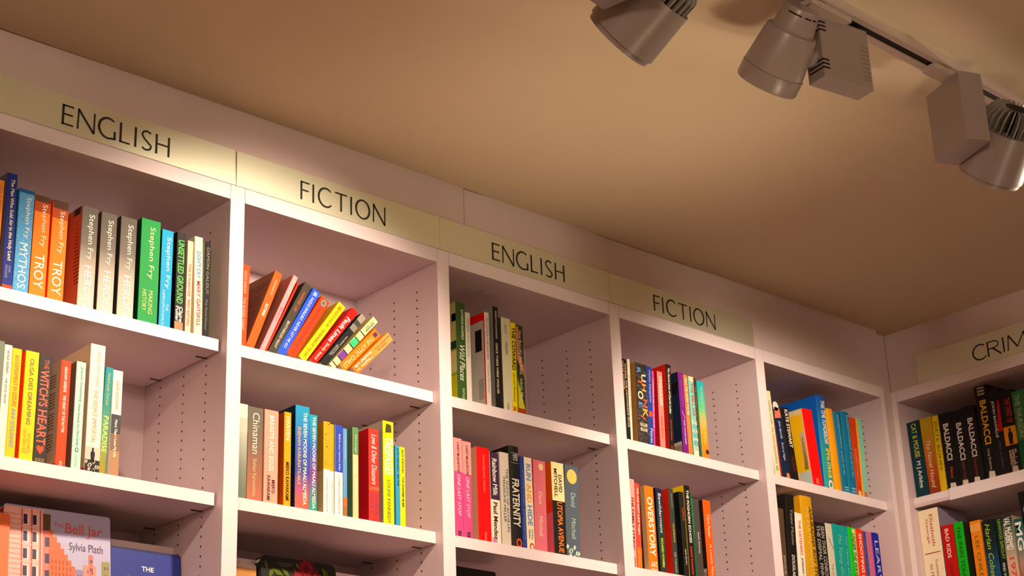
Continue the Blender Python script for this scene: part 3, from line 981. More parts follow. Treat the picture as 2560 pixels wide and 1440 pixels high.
{'key': '1a', 'col': 'e8a24a', 'label': 'last leaning paperback, tan fading to orange', 't': [['TAYLOR', 0.14, 0.38, 0.5, 0.75, '8a5c24', ''], ['JENKINS REID', 0.03, 0.42, 0.2, 0.42, '8a5c24', ''], ['Maybe in', 0.55, 0.95, 0.5, 0.8, 'f8ecd4', 'b'], ['Another Life', 0.5, 0.95, 0.12, 0.42, 'f8ecd4', 'b']], 'lc': 'd08030', 'grad': ('c8a25c', 'dca050', 'ec8a34', 'ee7e2a'), 'o': [0.6091, -0.5782], 'w': 0.0376, 'h': 0.257, 'tilt': 44.46},
{'key': '1b', 'col': 'a8ab9c', 'label': 'white and grey green paperback half hidden by the left upright of the second bay', 'bands': [(0, 0.15, 'dcdccc'), (0.15, 0.3, 'c0c2b0')], 'grad': ('dcdccc', 'b4b8a6', '8e9686', '76806e'), 'o': [0.0744, -1.1743], 'w': 0.0632, 'h': 0.3545, 'tilt': 0},
{'key': '1b', 'col': '8e7c6a', 'label': 'brown and grey paperback with white serif title near the upright', 't': [['Chinaman', 0.06, 0.5, 0.3, 0.75, 'e4ded0', ''], ['Shehan Karunatilaka', 0.55, 0.95, 0.35, 0.6, 'd8c098', '']], 'grad': ('75705f', '80705e', 'a07058', 'b8745a'), 'o': [0.1394, -1.1743], 'w': 0.0655, 'h': 0.3514, 'tilt': 0},
{'key': '1b', 'col': 'f0a896', 'label': 'salmon pink paperback with white title and dark author name', 't': [['BREASTS AND EGGS', 0.06, 0.65, 0.35, 0.65, 'f8ece0', 'b'], ['MIEKO', 0.74, 0.88, 0.55, 0.78, '5a2a2c', 'b'], ['KAWAKAMI', 0.7, 0.96, 0.22, 0.45, '5a2a2c', 'b']], 'o': [0.2114, -1.1743], 'w': 0.0615, 'h': 0.3537, 'tilt': 0},
{'key': '1b', 'col': 'f0a832', 'label': 'amber paperback with white title and orange back cover', 't': [['HEAVEN', 0.05, 0.3, 0.25, 0.75, 'f8ecd0', 'b'], ['MIEKO KAWAKAMI', 0.53, 0.93, 0.25, 0.75, '3a2412', 'b']], 'lc': 'b05a18', 'o': [0.2986, -1.1743], 'w': 0.0311, 'h': 0.36, 'tilt': 0},
{'key': '1b', 'col': '3f74b8', 'label': 'tallest turquoise and violet paperback on the middle shelf of the second bay', 't': [['THE SEVEN MOONS OF MAALI ALMEIDA', 0.06, 0.95, 0.55, 0.8, 'f2ecd8', 'b'], ['SHEHAN KARUNATILAKA', 0.21, 0.77, 0.15, 0.38, 'e8b070', 'b']], 'lc': '0e2e4c', 'dep': 0.25, 'grad': ('2aa0cc', '3f70c0', '4a56a4', 'd86a5c'), 'o': [0.3487, -1.1743], 'w': 0.0637, 'h': 0.3964, 'tilt': 0},
{'key': '1b', 'col': '3f74b8', 'label': 'narrower turquoise and violet paperback right of its taller twin', 't': [['THE SEVEN MOONS OF MAALI ALMEIDA', 0.02, 0.97, 0.35, 0.75, 'f2ecd8', 'b']], 'grad': ('2aa4c4', '3f70c0', '8a4a9c', '3aa498'), 'o': [0.4131, -1.1743], 'w': 0.0351, 'h': 0.3715, 'tilt': 0},
{'key': '1b', 'col': 'f2eee6', 'label': 'gold over white paperback with a broad pale back cover', 't': [['TOSHIKAZU KAWAGUCHI', 0.6, 0.97, 0.4, 0.65, '9a948a', '']], 'bands': [(0, 0.52, 'd8a63a')], 'lc': 'c8a878', 'dep': 0.2, 'tex': 0.52, 'o': [0.4776, -1.1743], 'w': 0.0296, 'h': 0.3562, 'tilt': 0},
{'key': '1b', 'col': 'f2eee6', 'label': 'slim gold over white paperback beside its wider twin', 't': [['TOSHIKAZU KAWAGUCHI', 0.6, 0.97, 0.35, 0.65, '9a948a', '']], 'bands': [(0, 0.52, 'd8a63a')], 'dep': 0.2, 'tex': 0.52, 'o': [0.5078, -1.1743], 'w': 0.0172, 'h': 0.3498, 'tilt': 0},
{'key': '1b', 'col': 'f2eee6', 'label': 'paperback half violet blue and half white', 't': [['Before your memory fades', 0.1, 0.5, 0.4, 0.7, 'e8d8b8', ''], ['TOSHIKAZU KAWAGUCHI', 0.56, 0.97, 0.4, 0.65, '9a948a', '']], 'bands': [(0, 0.52, '3f56b4')], 'dep': 0.2, 'o': [0.5298, -1.1743], 'w': 0.0368, 'h': 0.3526, 'tilt': 0},
{'key': '1b', 'col': '6a9cc8', 'label': 'slim light blue paperback with tan foot', 't': [['CLAIRE KEEGAN', 0.05, 0.35, 0.35, 0.65, 'b8d0e0', '']], 'bands': [(0.78, 0.88, 'b8743c'), (0.88, 1, 'a07040')], 'dep': 0.2, 'o': [0.5681, -1.1743], 'w': 0.0193, 'h': 0.3446, 'tilt': 0},
{'key': '1b', 'col': 'e0c89a', 'label': 'paperback with green top and pale sand foot, green back cover', 't': [['Clare Keegan', 0.08, 0.28, 0.3, 0.7, 'c8d8a8', ''], ['Small Pleasures', 0.35, 0.9, 0.3, 0.65, 'f4ecd8', '']], 'bands': [(0, 0.3, '5c9060')], 'lc': '56705a', 'o': [0.614, -1.1743], 'w': 0.0268, 'h': 0.3577, 'tilt': 0},
{'key': '1b', 'col': 'e24a44', 'label': 'coral red paperback with white script title and purple author name', 't': [['Love & Other Disasters', 0.06, 0.6, 0.25, 0.75, 'f6e4d8', 'i'], ['ANITA', 0.7, 0.92, 0.58, 0.85, '7c3a78', ''], ['KELLY', 0.7, 0.9, 0.15, 0.42, '7c3a78', '']], 'bands': [(0.62, 0.66, 'e86a54')], 'lc': 'a8202a', 'o': [0.6899, -1.1743], 'w': 0.0496, 'h': 0.3674, 'tilt': 0},
{'key': '1b', 'col': 'f2d81c', 'label': 'bright yellow paperback with condensed white title, taller than its neighbours', 't': [['TRESPASSES', 0.16, 0.52, 0.12, 0.88, 'fbf6dc', 'b'], ['LOUISE KENNEDY', 0.57, 0.98, 0.35, 0.65, '6a6430', '']], 'lc': '8c8478', 'marks': [('sq', 0.07, 0.5, 0.3, '4a4a20')], 'o': [0.7599, -1.1743], 'w': 0.0519, 'h': 0.4112, 'tilt': 0},
{'key': '1b', 'col': '4a9cc0', 'label': 'slim blue paperback beside the yellow one at the row end', 't': [['JACK KEROUAC   BIG SUR', 0.03, 0.5, 0.25, 0.7, '1e3a4c', 'b']], 'dep': 0.2, 'o': [0.8204, -1.1743], 'w': 0.0206, 'h': 0.321, 'tilt': 0},
{'key': '1b', 'col': 'eee01c', 'label': 'slim yellow paperback, last on the middle shelf of the second bay', 't': [['JACK KEROUAC   THE DHARMA BUMS', 0.03, 0.75, 0.25, 0.7, '3a3a1c', 'b']], 'dep': 0.2, 'o': [0.8419, -1.1743], 'w': 0.0258, 'h': 0.3188, 'tilt': 0},
{'key': '2a', 'col': '3c5a2c', 'label': 'olive and dark green paperback with white serif title by the third bay upright', 't': [['KATHERINE MANSFIELD', 0.07, 0.38, 0.55, 0.8, 'd8dcc0', 'b'], ['Wild Places', 0.44, 0.8, 0.3, 0.85, 'eef0d8', 'i'], ['VINTAGE', 0.87, 0.98, 0.5, 0.75, 'c8d0a8', '']], 'lc': '8c8a38', 'back': 'art', 'o': [1.1469, -0.6045], 'w': 0.0513, 'h': 0.4268, 'tilt': 0},
{'key': '2a', 'col': 'd8d4c4', 'label': 'slim off white paperback beside the green one', 't': [['THE ROAD', 0.06, 0.22, 0.3, 0.7, '8a8678', ''], ['Cormac McCarthy', 0.25, 0.5, 0.3, 0.7, '9a9688', '']], 'o': [1.1989, -0.6045], 'w': 0.0272, 'h': 0.3919, 'tilt': 0},
{'key': '2a', 'col': 'dcd8cc', 'label': 'white paperback whose back cover shows a red band and a black square', 't': [['NO COUNTRY FOR OLD MEN', 0.06, 0.5, 0.3, 0.7, '8a8478', ''], ['Cormac McCarthy', 0.56, 0.85, 0.3, 0.65, '8a8478', '']], 'lc': 'b4b0a8', 'back': 'nc', 'o': [1.3056, -0.6045], 'w': 0.0264, 'h': 0.4166, 'tilt': 0},
{'key': '2a', 'col': '1e1c1a', 'label': 'tall black paperback with white capitals', 't': [['CHARLOTTE McCONAGHY', 0.04, 0.32, 0.35, 0.7, 'c8c4b4', 'b'], ['ONCE THERE WERE WOLVES', 0.36, 0.85, 0.3, 0.7, 'e8d8b0', 'b']], 'lc': '8a8680', 'o': [1.355, -0.6045], 'w': 0.0294, 'h': 0.4536, 'tilt': 0},
{'key': '2a', 'col': 'd6d4b8', 'label': 'wide pale cream paperback with tiny grey lettering', 't': [['SEBASTIAN', 0.07, 0.17, 0.35, 0.55, '8a8878', ''], ['APPEASEMENT', 0.26, 0.4, 0.35, 0.6, '7a7868', ''], ['FABER', 0.91, 0.98, 0.35, 0.55, '8a8878', '']], 'lc': '4a4644', 'o': [1.4006, -0.6045], 'w': 0.0514, 'h': 0.4158, 'tilt': 0},
{'key': '2a', 'col': 'e8dc1c', 'label': 'yellow paperback with bold black title', 't': [['THE COWARD', 0.05, 0.53, 0.15, 0.85, '1c1a0c', 'b'], ['Jarred McGinnis', 0.56, 0.88, 0.25, 0.7, '3a3810', 'i']], 'marks': [('sq', 0.95, 0.5, 0.3, 'e0602c')], 'o': [1.4459, -0.6039], 'w': 0.0282, 'h': 0.4036, 'tilt': 1.27},
{'key': '2a', 'col': '3c4420', 'label': 'olive and pink patterned paperback, last on the top shelf of the third bay', 't': [['How Beautiful We Were', 0.06, 0.55, 0.35, 0.75, 'e8dcc0', ''], ['Imbolo Mbue', 0.6, 0.85, 0.35, 0.7, 'd8e0b8', '']], 'bands': [(0.93, 1, 'a04a28')], 'lc': 'c8c420', 'marks': [('swirl', 0.5, 0.5, 1, 'd4876c')], 'o': [1.4819, -0.6045], 'w': 0.0423, 'h': 0.4005, 'tilt': 0},
{'key': '2b', 'col': 'c85a8c', 'label': 'pink to magenta paperback touching the upright of the third bay', 't': [['CASEY McQUISTON', 0.04, 0.35, 0.35, 0.65, '3a2030', 'ib'], ['ONE LAST STOP', 0.37, 0.78, 0.35, 0.7, 'f4d0c8', 'i']], 'bands': [(0, 0.34, 'ee9a94')], 'marks': [('hash', 0.955, 0.5, 0.2, '3a2030')], 'o': [1.1176, -1.1743], 'w': 0.0444, 'h': 0.406, 'tilt': 0},
{'key': '2b', 'col': 'c85a8c', 'label': 'pink to magenta paperback, second of the matching pair', 't': [['CASEY McQUISTON', 0.04, 0.35, 0.35, 0.65, '3a2030', 'ib'], ['ONE LAST STOP', 0.37, 0.78, 0.35, 0.7, 'f4d0c8', 'i']], 'bands': [(0, 0.34, 'ee9a94')], 'marks': [('hash', 0.955, 0.5, 0.2, '3a2030')], 'o': [1.1634, -1.1743], 'w': 0.0462, 'h': 0.3995, 'tilt': 0},
{'key': '2b', 'col': 'ea3626', 'label': 'plain bright red paperback with a tan back cover', 't': [['THOMAS BERNHARD  STRAIGHT', 0.07, 0.48, 0.45, 0.6, 'f08070', ''], ['VINTAGE', 0.89, 0.98, 0.45, 0.6, 'f0a090', '']], 'lc': 'b08a70', 'o': [1.2396, -1.1743], 'w': 0.0684, 'h': 0.3899, 'tilt': 0},
{'key': '2b', 'col': 'f0e4d0', 'label': 'paperback half dark plum and half cream with bold title', 't': [['Rainbow Milk', 0.07, 0.48, 0.25, 0.75, 'f0e8dc', 'b'], ['Paul Mendez', 0.55, 0.95, 0.25, 0.7, '3a2c30', 'b']], 'bands': [(0, 0.52, '4a3450')], 'marks': [('sq', 0.985, 0.3, 0.3, 'c88ab0')], 'o': [1.3091, -1.1743], 'w': 0.0498, 'h': 0.3797, 'tilt': 0},
{'key': '2b', 'col': 'd4ccbe', 'label': 'pale grey paperback with two lines of fine dark capitals', 't': [['THE SONG OF ACHILLES', 0.17, 0.85, 0.6, 0.85, '4a4644', ''], ['MADELINE MILLER', 0.27, 0.75, 0.25, 0.5, '4a4644', '']], 'o': [1.3666, -1.1743], 'w': 0.0478, 'h': 0.3889, 'tilt': 0},
{'key': '2b', 'col': '22231f', 'label': 'tall black hardback with spiky white title and orange mark', 't': [['MENTO', 0.08, 0.15, 0.3, 0.8, 'b8b4a4', 'b'], ['FRATERNITY', 0.33, 0.8, 0.15, 0.85, 'e0d8c4', 'b']], 'bands': [(0.07, 0.073, 'c8c4b4'), (0.17, 0.173, 'c8c4b4')], 'lc': '141412', 'dep': 0.25, 'marks': [('ring', 0.955, 0.65, 0.28, 'd8562c')], 'hc': 1, 'o': [1.4164, -1.1743], 'w': 0.0554, 'h': 0.4249, 'tilt': 0},
{'key': '2b', 'col': '34488c', 'label': 'slim blue paperback beside the tall black hardback', 't': [['JHUMPA LAHIRI  INTERPRETER', 0.15, 0.9, 0.35, 0.65, '8aa0c8', '']], 'o': [1.4776, -1.1743], 'w': 0.0232, 'h': 0.3884, 'tilt': 0},
{'key': '2b', 'col': 'e8dcc4', 'label': 'cream paperback with blue and amber capitals', 't': [['RUN', 0.07, 0.25, 0.2, 0.8, '6a8cc4', 'b'], ['AND', 0.29, 0.49, 0.2, 0.8, 'e8a82c', 'b'], ['HIDE', 0.52, 0.74, 0.2, 0.8, '6a8cc4', 'b'], ['PANKAJ', 0.78, 0.88, 0.55, 0.8, '5a5450', ''], ['MISHRA', 0.78, 0.88, 0.22, 0.45, '5a5450', '']], 'marks': [('ring', 0.965, 0.6, 0.3, 'c8482c')], 'o': [1.5013, -1.1743], 'w': 0.0427, 'h': 0.3897, 'tilt': 0},
{'key': '2b', 'col': 'c8606c', 'label': 'wide rose pink paperback with white serif author name', 't': [['David', 0.35, 0.48, 0.35, 0.65, 'f0d0c4', ''], ['Mitchell', 0.62, 0.83, 0.35, 0.65, 'f0d0c4', '']], 'marks': [('moon', 0.07, 0.6, 0.2, 'e8c89c')], 'pat': 'stripe', 'o': [1.5452, -1.1728], 'w': 0.069, 'h': 0.3874, 'tilt': 1.23},
{'key': '2b', 'col': '15130f', 'label': 'black paperback with cream top and orange capitals', 't': [['DAVID', 0.13, 0.32, 0.55, 0.82, '2a2620', 'b'], ['MITCHELL', 0.07, 0.38, 0.2, 0.45, '2a2620', 'b'], ['UTOPIA AVENUE', 0.43, 0.97, 0.35, 0.75, 'ee7a28', 'b']], 'bands': [(0, 0.42, 'ecdca8')], 'lc': 'b04a1c', 'back': 'oj', 'o': [1.6537, -1.1743], 'w': 0.0733, 'h': 0.396, 'tilt': 0},
{'key': '2b', 'col': '44505c', 'label': 'slate blue paperback with a pale moon, last on the shelf of the third bay', 't': [['David', 0.3, 0.45, 0.4, 0.72, 'a8c0bc', ''], ['Mitchell', 0.58, 0.8, 0.4, 0.72, 'a8c0bc', '']], 'marks': [('moon', 0.12, 0.5, 0.36, 'd8c070'), ('foam', 0.96, 0.5, 0.5, 'bcd4c0')], 'pat': 'stripe', 'o': [1.7205, -1.1713], 'w': 0.081, 'h': 0.3938, 'tilt': 2.09},
{'key': '3a', 'col': '1c1812', 'label': 'black paperback with tan capitals next to the fourth bay upright', 't': [['WHERE THE CRAWDADS SING', 0.05, 0.83, 0.5, 0.8, 'e0b48c', 'b'], ['DELIA OWENS', 0.03, 0.38, 0.1, 0.38, 'c8a088', 'b']], 'o': [2.1253, -0.6045], 'w': 0.0327, 'h': 0.3835, 'tilt': 0},
{'key': '3a', 'col': 'f0e8d4', 'label': 'slim cream paperback between the black and speckled books', 't': [['KILLING STELLA', 0.2, 0.7, 0.35, 0.65, '6a645c', '']], 'lc': 'e0d8c0', 'dep': 0.2, 'o': [2.1532, -0.6041], 'w': 0.0157, 'h': 0.3883, 'tilt': 1.64},
{'key': '3a', 'col': '2e2a28', 'label': 'black speckled paperback with scattered coloured capitals and tan back cover', 't': [['R', 0.06, 0.13, 0.1, 0.45, '6a9cd8', 'b'], ['U', 0.13, 0.22, 0.5, 0.9, 'f0e4c0', 'b'], ['T', 0.19, 0.28, 0.15, 0.55, 'e8603c', 'b'], ['H', 0.25, 0.34, 0.5, 0.9, 'f0a83c', 'b'], ['O', 0.35, 0.45, 0.1, 0.6, 'f0e4c0', 'b'], ['E', 0.49, 0.56, 0.15, 0.5, '5a90d0', 'b'], ['N', 0.44, 0.54, 0.55, 0.95, 'e8603c', 'b'], ['K', 0.56, 0.66, 0.5, 0.95, 'f0b03c', 'b'], ['/', 0.64, 0.7, 0.3, 0.7, 'e8603c', 'b'], ['OZEKI   OZEKI', 0.74, 0.84, 0.2, 0.85, 'e8d8b8', 'b']], 'lc': 'b8905a', 'dep': 0.25, 'pat': 'speck', 'o': [2.2058, -0.6027], 'w': 0.0696, 'h': 0.3825, 'tilt': 1.47},
{'key': '3a', 'col': '34489c', 'label': 'blue paperback beside the speckled one', 't': [['Helen Oyeyemi', 0.05, 0.45, 0.3, 0.75, 'c8d0e0', ''], ['Peaces', 0.78, 0.96, 0.3, 0.8, 'd8d8e0', '']], 'marks': [('sq', 0.6, 0.5, 0.35, 'd8603c')], 'o': [2.2725, -0.6031], 'w': 0.0331, 'h': 0.3808, 'tilt': 2.35},
{'key': '3a', 'col': 'e85a9a', 'label': 'slim hot pink paperback beside the blue one', 't': [['TOMORROW SEX WILL BE GOOD', 0.1, 0.75, 0.2, 0.7, 'f8d0dc', 'b']], 'dep': 0.2, 'o': [2.2998, -0.6036], 'w': 0.0129, 'h': 0.3641, 'tilt': 3.79},
{'key': '3a', 'col': 'f08e84', 'label': 'light pink paperback with cream title and crimson back cover', 't': [['STARGAZER', 0.06, 0.45, 0.25, 0.75, 'f8ead4', 'b'], ['LAURIE PETROU', 0.58, 0.87, 0.3, 0.65, 'c8444a', '']], 'lc': 'b83040', 'o': [2.3468, -0.6034], 'w': 0.0341, 'h': 0.37, 'tilt': 1.78},
{'key': '3a', 'col': '241e1a', 'label': 'tall dark brown paperback with white serif title', 't': [['The Secret Lives of Church Ladies', 0.04, 0.57, 0.3, 0.7, 'f2e8d8', 'b'], ['Deesha Philyaw', 0.64, 0.88, 0.3, 0.65, 'd8563c', 'i']], 'lc': 'c83830', 'dep': 0.24, 'marks': [('sq', 0.96, 0.5, 0.3, '6a3a34')], 'o': [2.4059, -0.6033], 'w': 0.0328, 'h': 0.4173, 'tilt': 2.13},
{'key': '3a', 'col': '7c3088', 'label': 'purple paperback with navy back cover', 't': [['OTESSA MOSHFEGH', 0.04, 0.42, 0.3, 0.65, 'a84a9c', ''], ['EVER YOUNG BABY', 0.58, 0.88, 0.4, 0.65, 'e8c8d8', 'b']], 'lc': '1c2c44', 'marks': [('sl', 0.52, 0.5, 0.3, 'e0b8d0')], 'back': 'bar', 'o': [2.5002, -0.6045], 'w': 0.0362, 'h': 0.3963, 'tilt': 0},
{'key': '3a', 'col': 'f08a50', 'label': 'light orange paperback between purple and striped books', 't': [['TELL ME HOW TO BE', 0.03, 0.5, 0.25, 0.8, 'f8e8d0', 'b'], ['NEEL PATEL', 0.55, 0.9, 0.3, 0.65, 'f4a878', '']], 'o': [2.5372, -0.6045], 'w': 0.0263, 'h': 0.3903, 'tilt': 0},
{'key': '3a', 'col': '8cc8bc', 'label': 'pale teal paperback with red stripes across its spine', 't': [['THE BELL JAR', 0.08, 0.5, 0.25, 0.8, 'b84a54', 'b'], ['GODDESS', 0.55, 0.92, 0.25, 0.8, '58b0b0', 'b']], 'bands': [(0, 0.06, 'd8d4b4'), (0.55, 0.6, 'd4dcc8'), (0.66, 0.7, 'd4dcc8'), (0.76, 0.8, 'd4dcc8'), (0.86, 1, 'd4dcc8')], 'o': [2.5706, -0.6045], 'w': 0.0349, 'h': 0.3898, 'tilt': 0},
{'key': '3a', 'col': '4a3620', 'label': 'thin dark brown paperback beside the striped teal one', 't': [['THE CHOSEN AND THE BEAUTIFUL', 0.1, 0.85, 0.2, 0.7, 'a8844c', '']], 'dep': 0.2, 'o': [2.5992, -0.6041], 'w': 0.0151, 'h': 0.3864, 'tilt': 1.41},
{'key': '3a', 'col': '50b898', 'label': 'teal to orange sunset paperback, last on the top shelf of the fourth bay', 't': [['TENDER IS THE', 0.05, 0.4, 0.4, 0.7, 'b8d86c', ''], ['In The Time', 0.42, 0.8, 0.35, 0.7, 'e8d84c', '']], 'grad': ('22b4c0', '6ac890', 'f0a838', 'f08a20'), 'marks': [('moon', 0.9, 0.75, 0.22, '4a2018')], 'o': [2.6284, -0.6045], 'w': 0.048, 'h': 0.3787, 'tilt': 0},
{'key': '3b', 'col': 'f2a8a0', 'label': 'pink paperback with black serif capitals by the fourth bay upright', 't': [['THE FAMILY STRING', 0.2, 0.8, 0.35, 0.75, '2c1424', 'b'], ['DOC', 0.88, 0.98, 0.35, 0.75, '2c1424', 'b']], 'o': [2.1076, -1.1728], 'w': 0.0342, 'h': 0.3964, 'tilt': 2.47},
{'key': '3b', 'col': 'ee5a4c', 'label': 'coral paperback with white capitals beside the pink one', 't': [['WE ARE NOT LIKE THEM', 0.05, 0.6, 0.4, 0.75, 'f6e0d4', 'b'], ['CHRISTINE PRIDE', 0.76, 0.96, 0.3, 0.6, 'f8b868', '']], 'bands': [(0.75, 1, 'f07838')], 'o': [2.1447, -1.1732], 'w': 0.0314, 'h': 0.3817, 'tilt': 1.96},
{'key': '3b', 'col': 'e8802c', 'label': 'wide orange paperback with very large white title', 't': [['OVERSTORY', 0.13, 0.82, 0.2, 0.8, 'f8eedc', 'b'], ['THE  II', 0.88, 0.98, 0.2, 0.85, 'f8e4c4', 'b']], 'lc': '3a3420', 'back': 'tree', 'o': [2.2198, -1.1743], 'w': 0.058, 'h': 0.3815, 'tilt': 0},
{'key': '3b', 'col': '22304a', 'label': 'navy to green paperback with white serif title', 't': [['Bewilderment', 0.06, 0.53, 0.3, 0.75, 'e8e8e0', ''], ['RICHARD POWERS', 0.59, 0.93, 0.3, 0.65, 'c8dc3c', 'b']], 'lc': '101c20', 'grad': ('1c2848', '1e3a48', '2c4c2c', '3a3a34'), 'o': [2.2927, -1.1743], 'w': 0.0406, 'h': 0.381, 'tilt': 0},
{'key': '3b', 'col': '3e4440', 'label': 'dark grey paperback with teal edge and red back cover', 't': [['JOHN COETZEE', 0.05, 0.22, 0.35, 0.6, 'b8bcb0', ''], ['THE SEVERANCE', 0.4, 0.62, 0.35, 0.65, 'e0a428', 'b'], ['ABEL TORNAGER', 0.73, 0.97, 0.3, 0.6, 'c8ccc0', '']], 'lc': 'd83c24', 'o': [2.3772, -1.1743], 'w': 0.0316, 'h': 0.3922, 'tilt': 0},
{'key': '3b', 'col': '26221c', 'label': 'black paperback with small red title under the tall black one', 't': [['TUFFICE', 0.18, 0.34, 0.4, 0.7, 'e0482c', 'b'], ['AMI QUIN', 0.67, 0.85, 0.35, 0.65, 'd8d4c4', 'b']], 'lc': '0e1814', 'o': [2.4463, -1.1743], 'w': 0.03, 'h': 0.3883, 'tilt': 0},
{'key': '3b', 'col': '191816', 'label': 'tall black paperback with white capitals and yellow back cover', 't': [['THE FOGHORN ECHOES', 0.05, 0.62, 0.3, 0.72, 'eee8d8', 'b'], ['DANNY RAMADAN', 0.66, 0.96, 0.3, 0.65, 'e03c34', 'b']], 'lc': 'e0b818', 'o': [2.4825, -1.1743], 'w': 0.0376, 'h': 0.4236, 'tilt': 0},
{'key': '3b', 'col': '2c6040', 'label': 'slim dark green paperback behind the tall black one', 't': [['TREVOR NOAH WESTWORTH', 0.06, 0.5, 0.25, 0.7, '58b060', '']], 'dep': 0.2, 'o': [2.521, -1.1743], 'w': 0.0161, 'h': 0.3914, 'tilt': 0},
{'key': '3b', 'col': '524a48', 'label': 'grey brown paperback with small white name', 't': [['Keith Ridgway', 0.42, 0.68, 0.3, 0.6, 'd8d0c8', 'b']], 'dep': 0.22, 'o': [2.5379, -1.1743], 'w': 0.0383, 'h': 0.3725, 'tilt': 0},
{'key': '3b', 'col': 'f26a3c', 'label': 'orange paperback with white lettering, last in the lower row of the fourth bay', 't': [['Chris Power', 0.18, 0.46, 0.35, 0.75, 'f8dcc4', ''], ['A Lonely Man', 0.54, 0.92, 0.35, 0.75, 'f8dcc4', '']], 'lc': '2a1c18', 'back': 'ph', 'o': [2.604, -1.1743], 'w': 0.0499, 'h': 0.3744, 'tilt': 0},
{'key': '4a', 'col': 'dcdcb8', 'label': 'cream paperback leaning beside the fifth bay upright', 't': [['DANIEL NAYERI  THE MANY DAUGHTERS', 0.12, 0.85, 0.35, 0.7, '8c9068', '']], 'lc': '8c8c78', 'marks': [('ring', 0.9, 0.5, 0.2, '5a7a3c')], 'o': [3.1483, -0.6045], 'w': 0.0417, 'h': 0.4308, 'tilt': -2.76},
{'key': '4a', 'col': '1e2c48', 'label': 'navy paperback with white script and orange emblem', 't': [['John Banville', 0.2, 0.45, 0.4, 0.7, 'd8dce0', 'i'], ['Snow at Night', 0.5, 0.75, 0.4, 0.7, 'd8dce0', 'i']], 'lc': 'c84438', 'marks': [('sq', 0.09, 0.5, 0.4, 'e8806c'), ('sq', 0.96, 0.7, 0.2, 'e8904c'), ('moon', 0.0, 0.4, 0.35, 'd8dcd0')], 'o': [3.2033, -0.6045], 'w': 0.0615, 'h': 0.3604, 'tilt': -4.63},
{'key': '4a', 'col': '1e1a1c', 'label': 'black paperback with white capitals and dark red title', 't': [['KATE STEWART', 0.03, 0.55, 0.45, 0.85, 'e8e0d0', 'b'], ['FLOCK', 0.68, 0.88, 0.4, 0.8, '7c2c24', '']], 'lc': '141214', 'o': [3.2689, -0.6045], 'w': 0.0594, 'h': 0.367, 'tilt': -5.2},
{'key': '4a', 'col': 'ea3028', 'label': 'bright red paperback whose cream and mustard back cover faces left', 't': [['THE GRAPES OF WRATH', 0.12, 0.35, 0.5, 0.65, 'c02420', ''], ['VINTAGE', 0.9, 0.97, 0.3, 0.6, 'f0a090', '']], 'lc': 'c8b088', 'back': 'grapes', 'o': [3.438, -0.6045], 'w': 0.0788, 'h': 0.3914, 'tilt': -4.78},
{'key': '4a', 'col': '1d84b0', 'label': 'tall blue hardback with white and yellow capitals', 't': [['THIS TIME TOMORROW', 0.05, 0.52, 0.35, 0.8, 'f2eadc', 'b'], ['EMMA STRAUB', 0.57, 0.88, 0.4, 0.8, 'f0e02c', 'b']], 'lc': '0e5aa4', 'dep': 0.27, 'grad': ('1664b4', '1f86b8', '34a0a4', '3aa8a0'), 'hc': 1, 'marks': [('ring', 0.95, 0.6, 0.28, 'f0e4d8')], 'o': [3.5325, -0.6045], 'w': 0.068, 'h': 0.4856, 'tilt': 0},
{'key': '4a', 'col': 'eaa41c', 'label': 'plain mustard hardback beside the tall blue one', 'lc': 'c88a14', 'hc': 1, 'o': [3.6126, -0.6045], 'w': 0.0563, 'h': 0.4279, 'tilt': -1.59},
{'key': '4a', 'col': '10789c', 'label': 'left one of two matching deep teal blue hardbacks', 't': [['ELIZABETH STROUT  Lucy by the Sea', 0.04, 0.78, 0.3, 0.6, 'a0c8c8', '']], 'marks': [('lines', 0.96, 0.5, 0.3, '90bccc')], 'hc': 1, 'o': [3.6723, -0.6045], 'w': 0.0532, 'h': 0.4235, 'tilt': -1.42},
{'key': '4a', 'col': '10789c', 'label': 'right one of two matching deep teal blue hardbacks', 't': [['ELIZABETH STROUT  Lucy by the Sea', 0.04, 0.78, 0.45, 0.75, 'a0c8c8', '']], 'marks': [('lines', 0.96, 0.5, 0.3, '90bccc')], 'hc': 1, 'o': [3.7264, -0.6045], 'w': 0.0643, 'h': 0.4363, 'tilt': 0},
{'key': '4a', 'col': 'c8502c', 'label': 'brick red paperback beside the teal pair', 't': [['ELIZABETH STROUT', 0.4, 0.82, 0.3, 0.6, 'e89878', '']], 'marks': [('sq', 0.96, 0.5, 0.3, 'e8c8a0')], 'o': [3.7886, -0.6032], 'w': 0.0439, 'h': 0.4164, 'tilt': 1.67},
{'key': '4a', 'col': 'f0a828', 'label': 'very thin amber paperback between brick red and mint', 'dep': 0.2, 'o': [3.8326, -0.6041], 'w': 0.0122, 'h': 0.4197, 'tilt': 2.01},
{'key': '4a', 'col': '88c8b4', 'label': 'mint paperback, last on the top shelf of the fifth bay', 't': [['Elizabeth Strout  My Name is', 0.1, 0.85, 0.3, 0.65, 'b8dccc', '']], 'marks': [('sq', 0.955, 0.5, 0.35, 'c87850')], 'o': [3.8423, -0.6026], 'w': 0.0355, 'h': 0.4227, 'tilt': 3.07},
{'key': '4b', 'col': '5c4838', 'label': 'brown paperback in the shadow of the fifth bay upright', 't': [['DOUGLAS STUART', 0.55, 0.95, 0.3, 0.65, 'd8ccbc', '']], 'lc': '2c241e', 'o': [3.1341, -1.1733], 'w': 0.0364, 'h': 0.4157, 'tilt': 1.63},
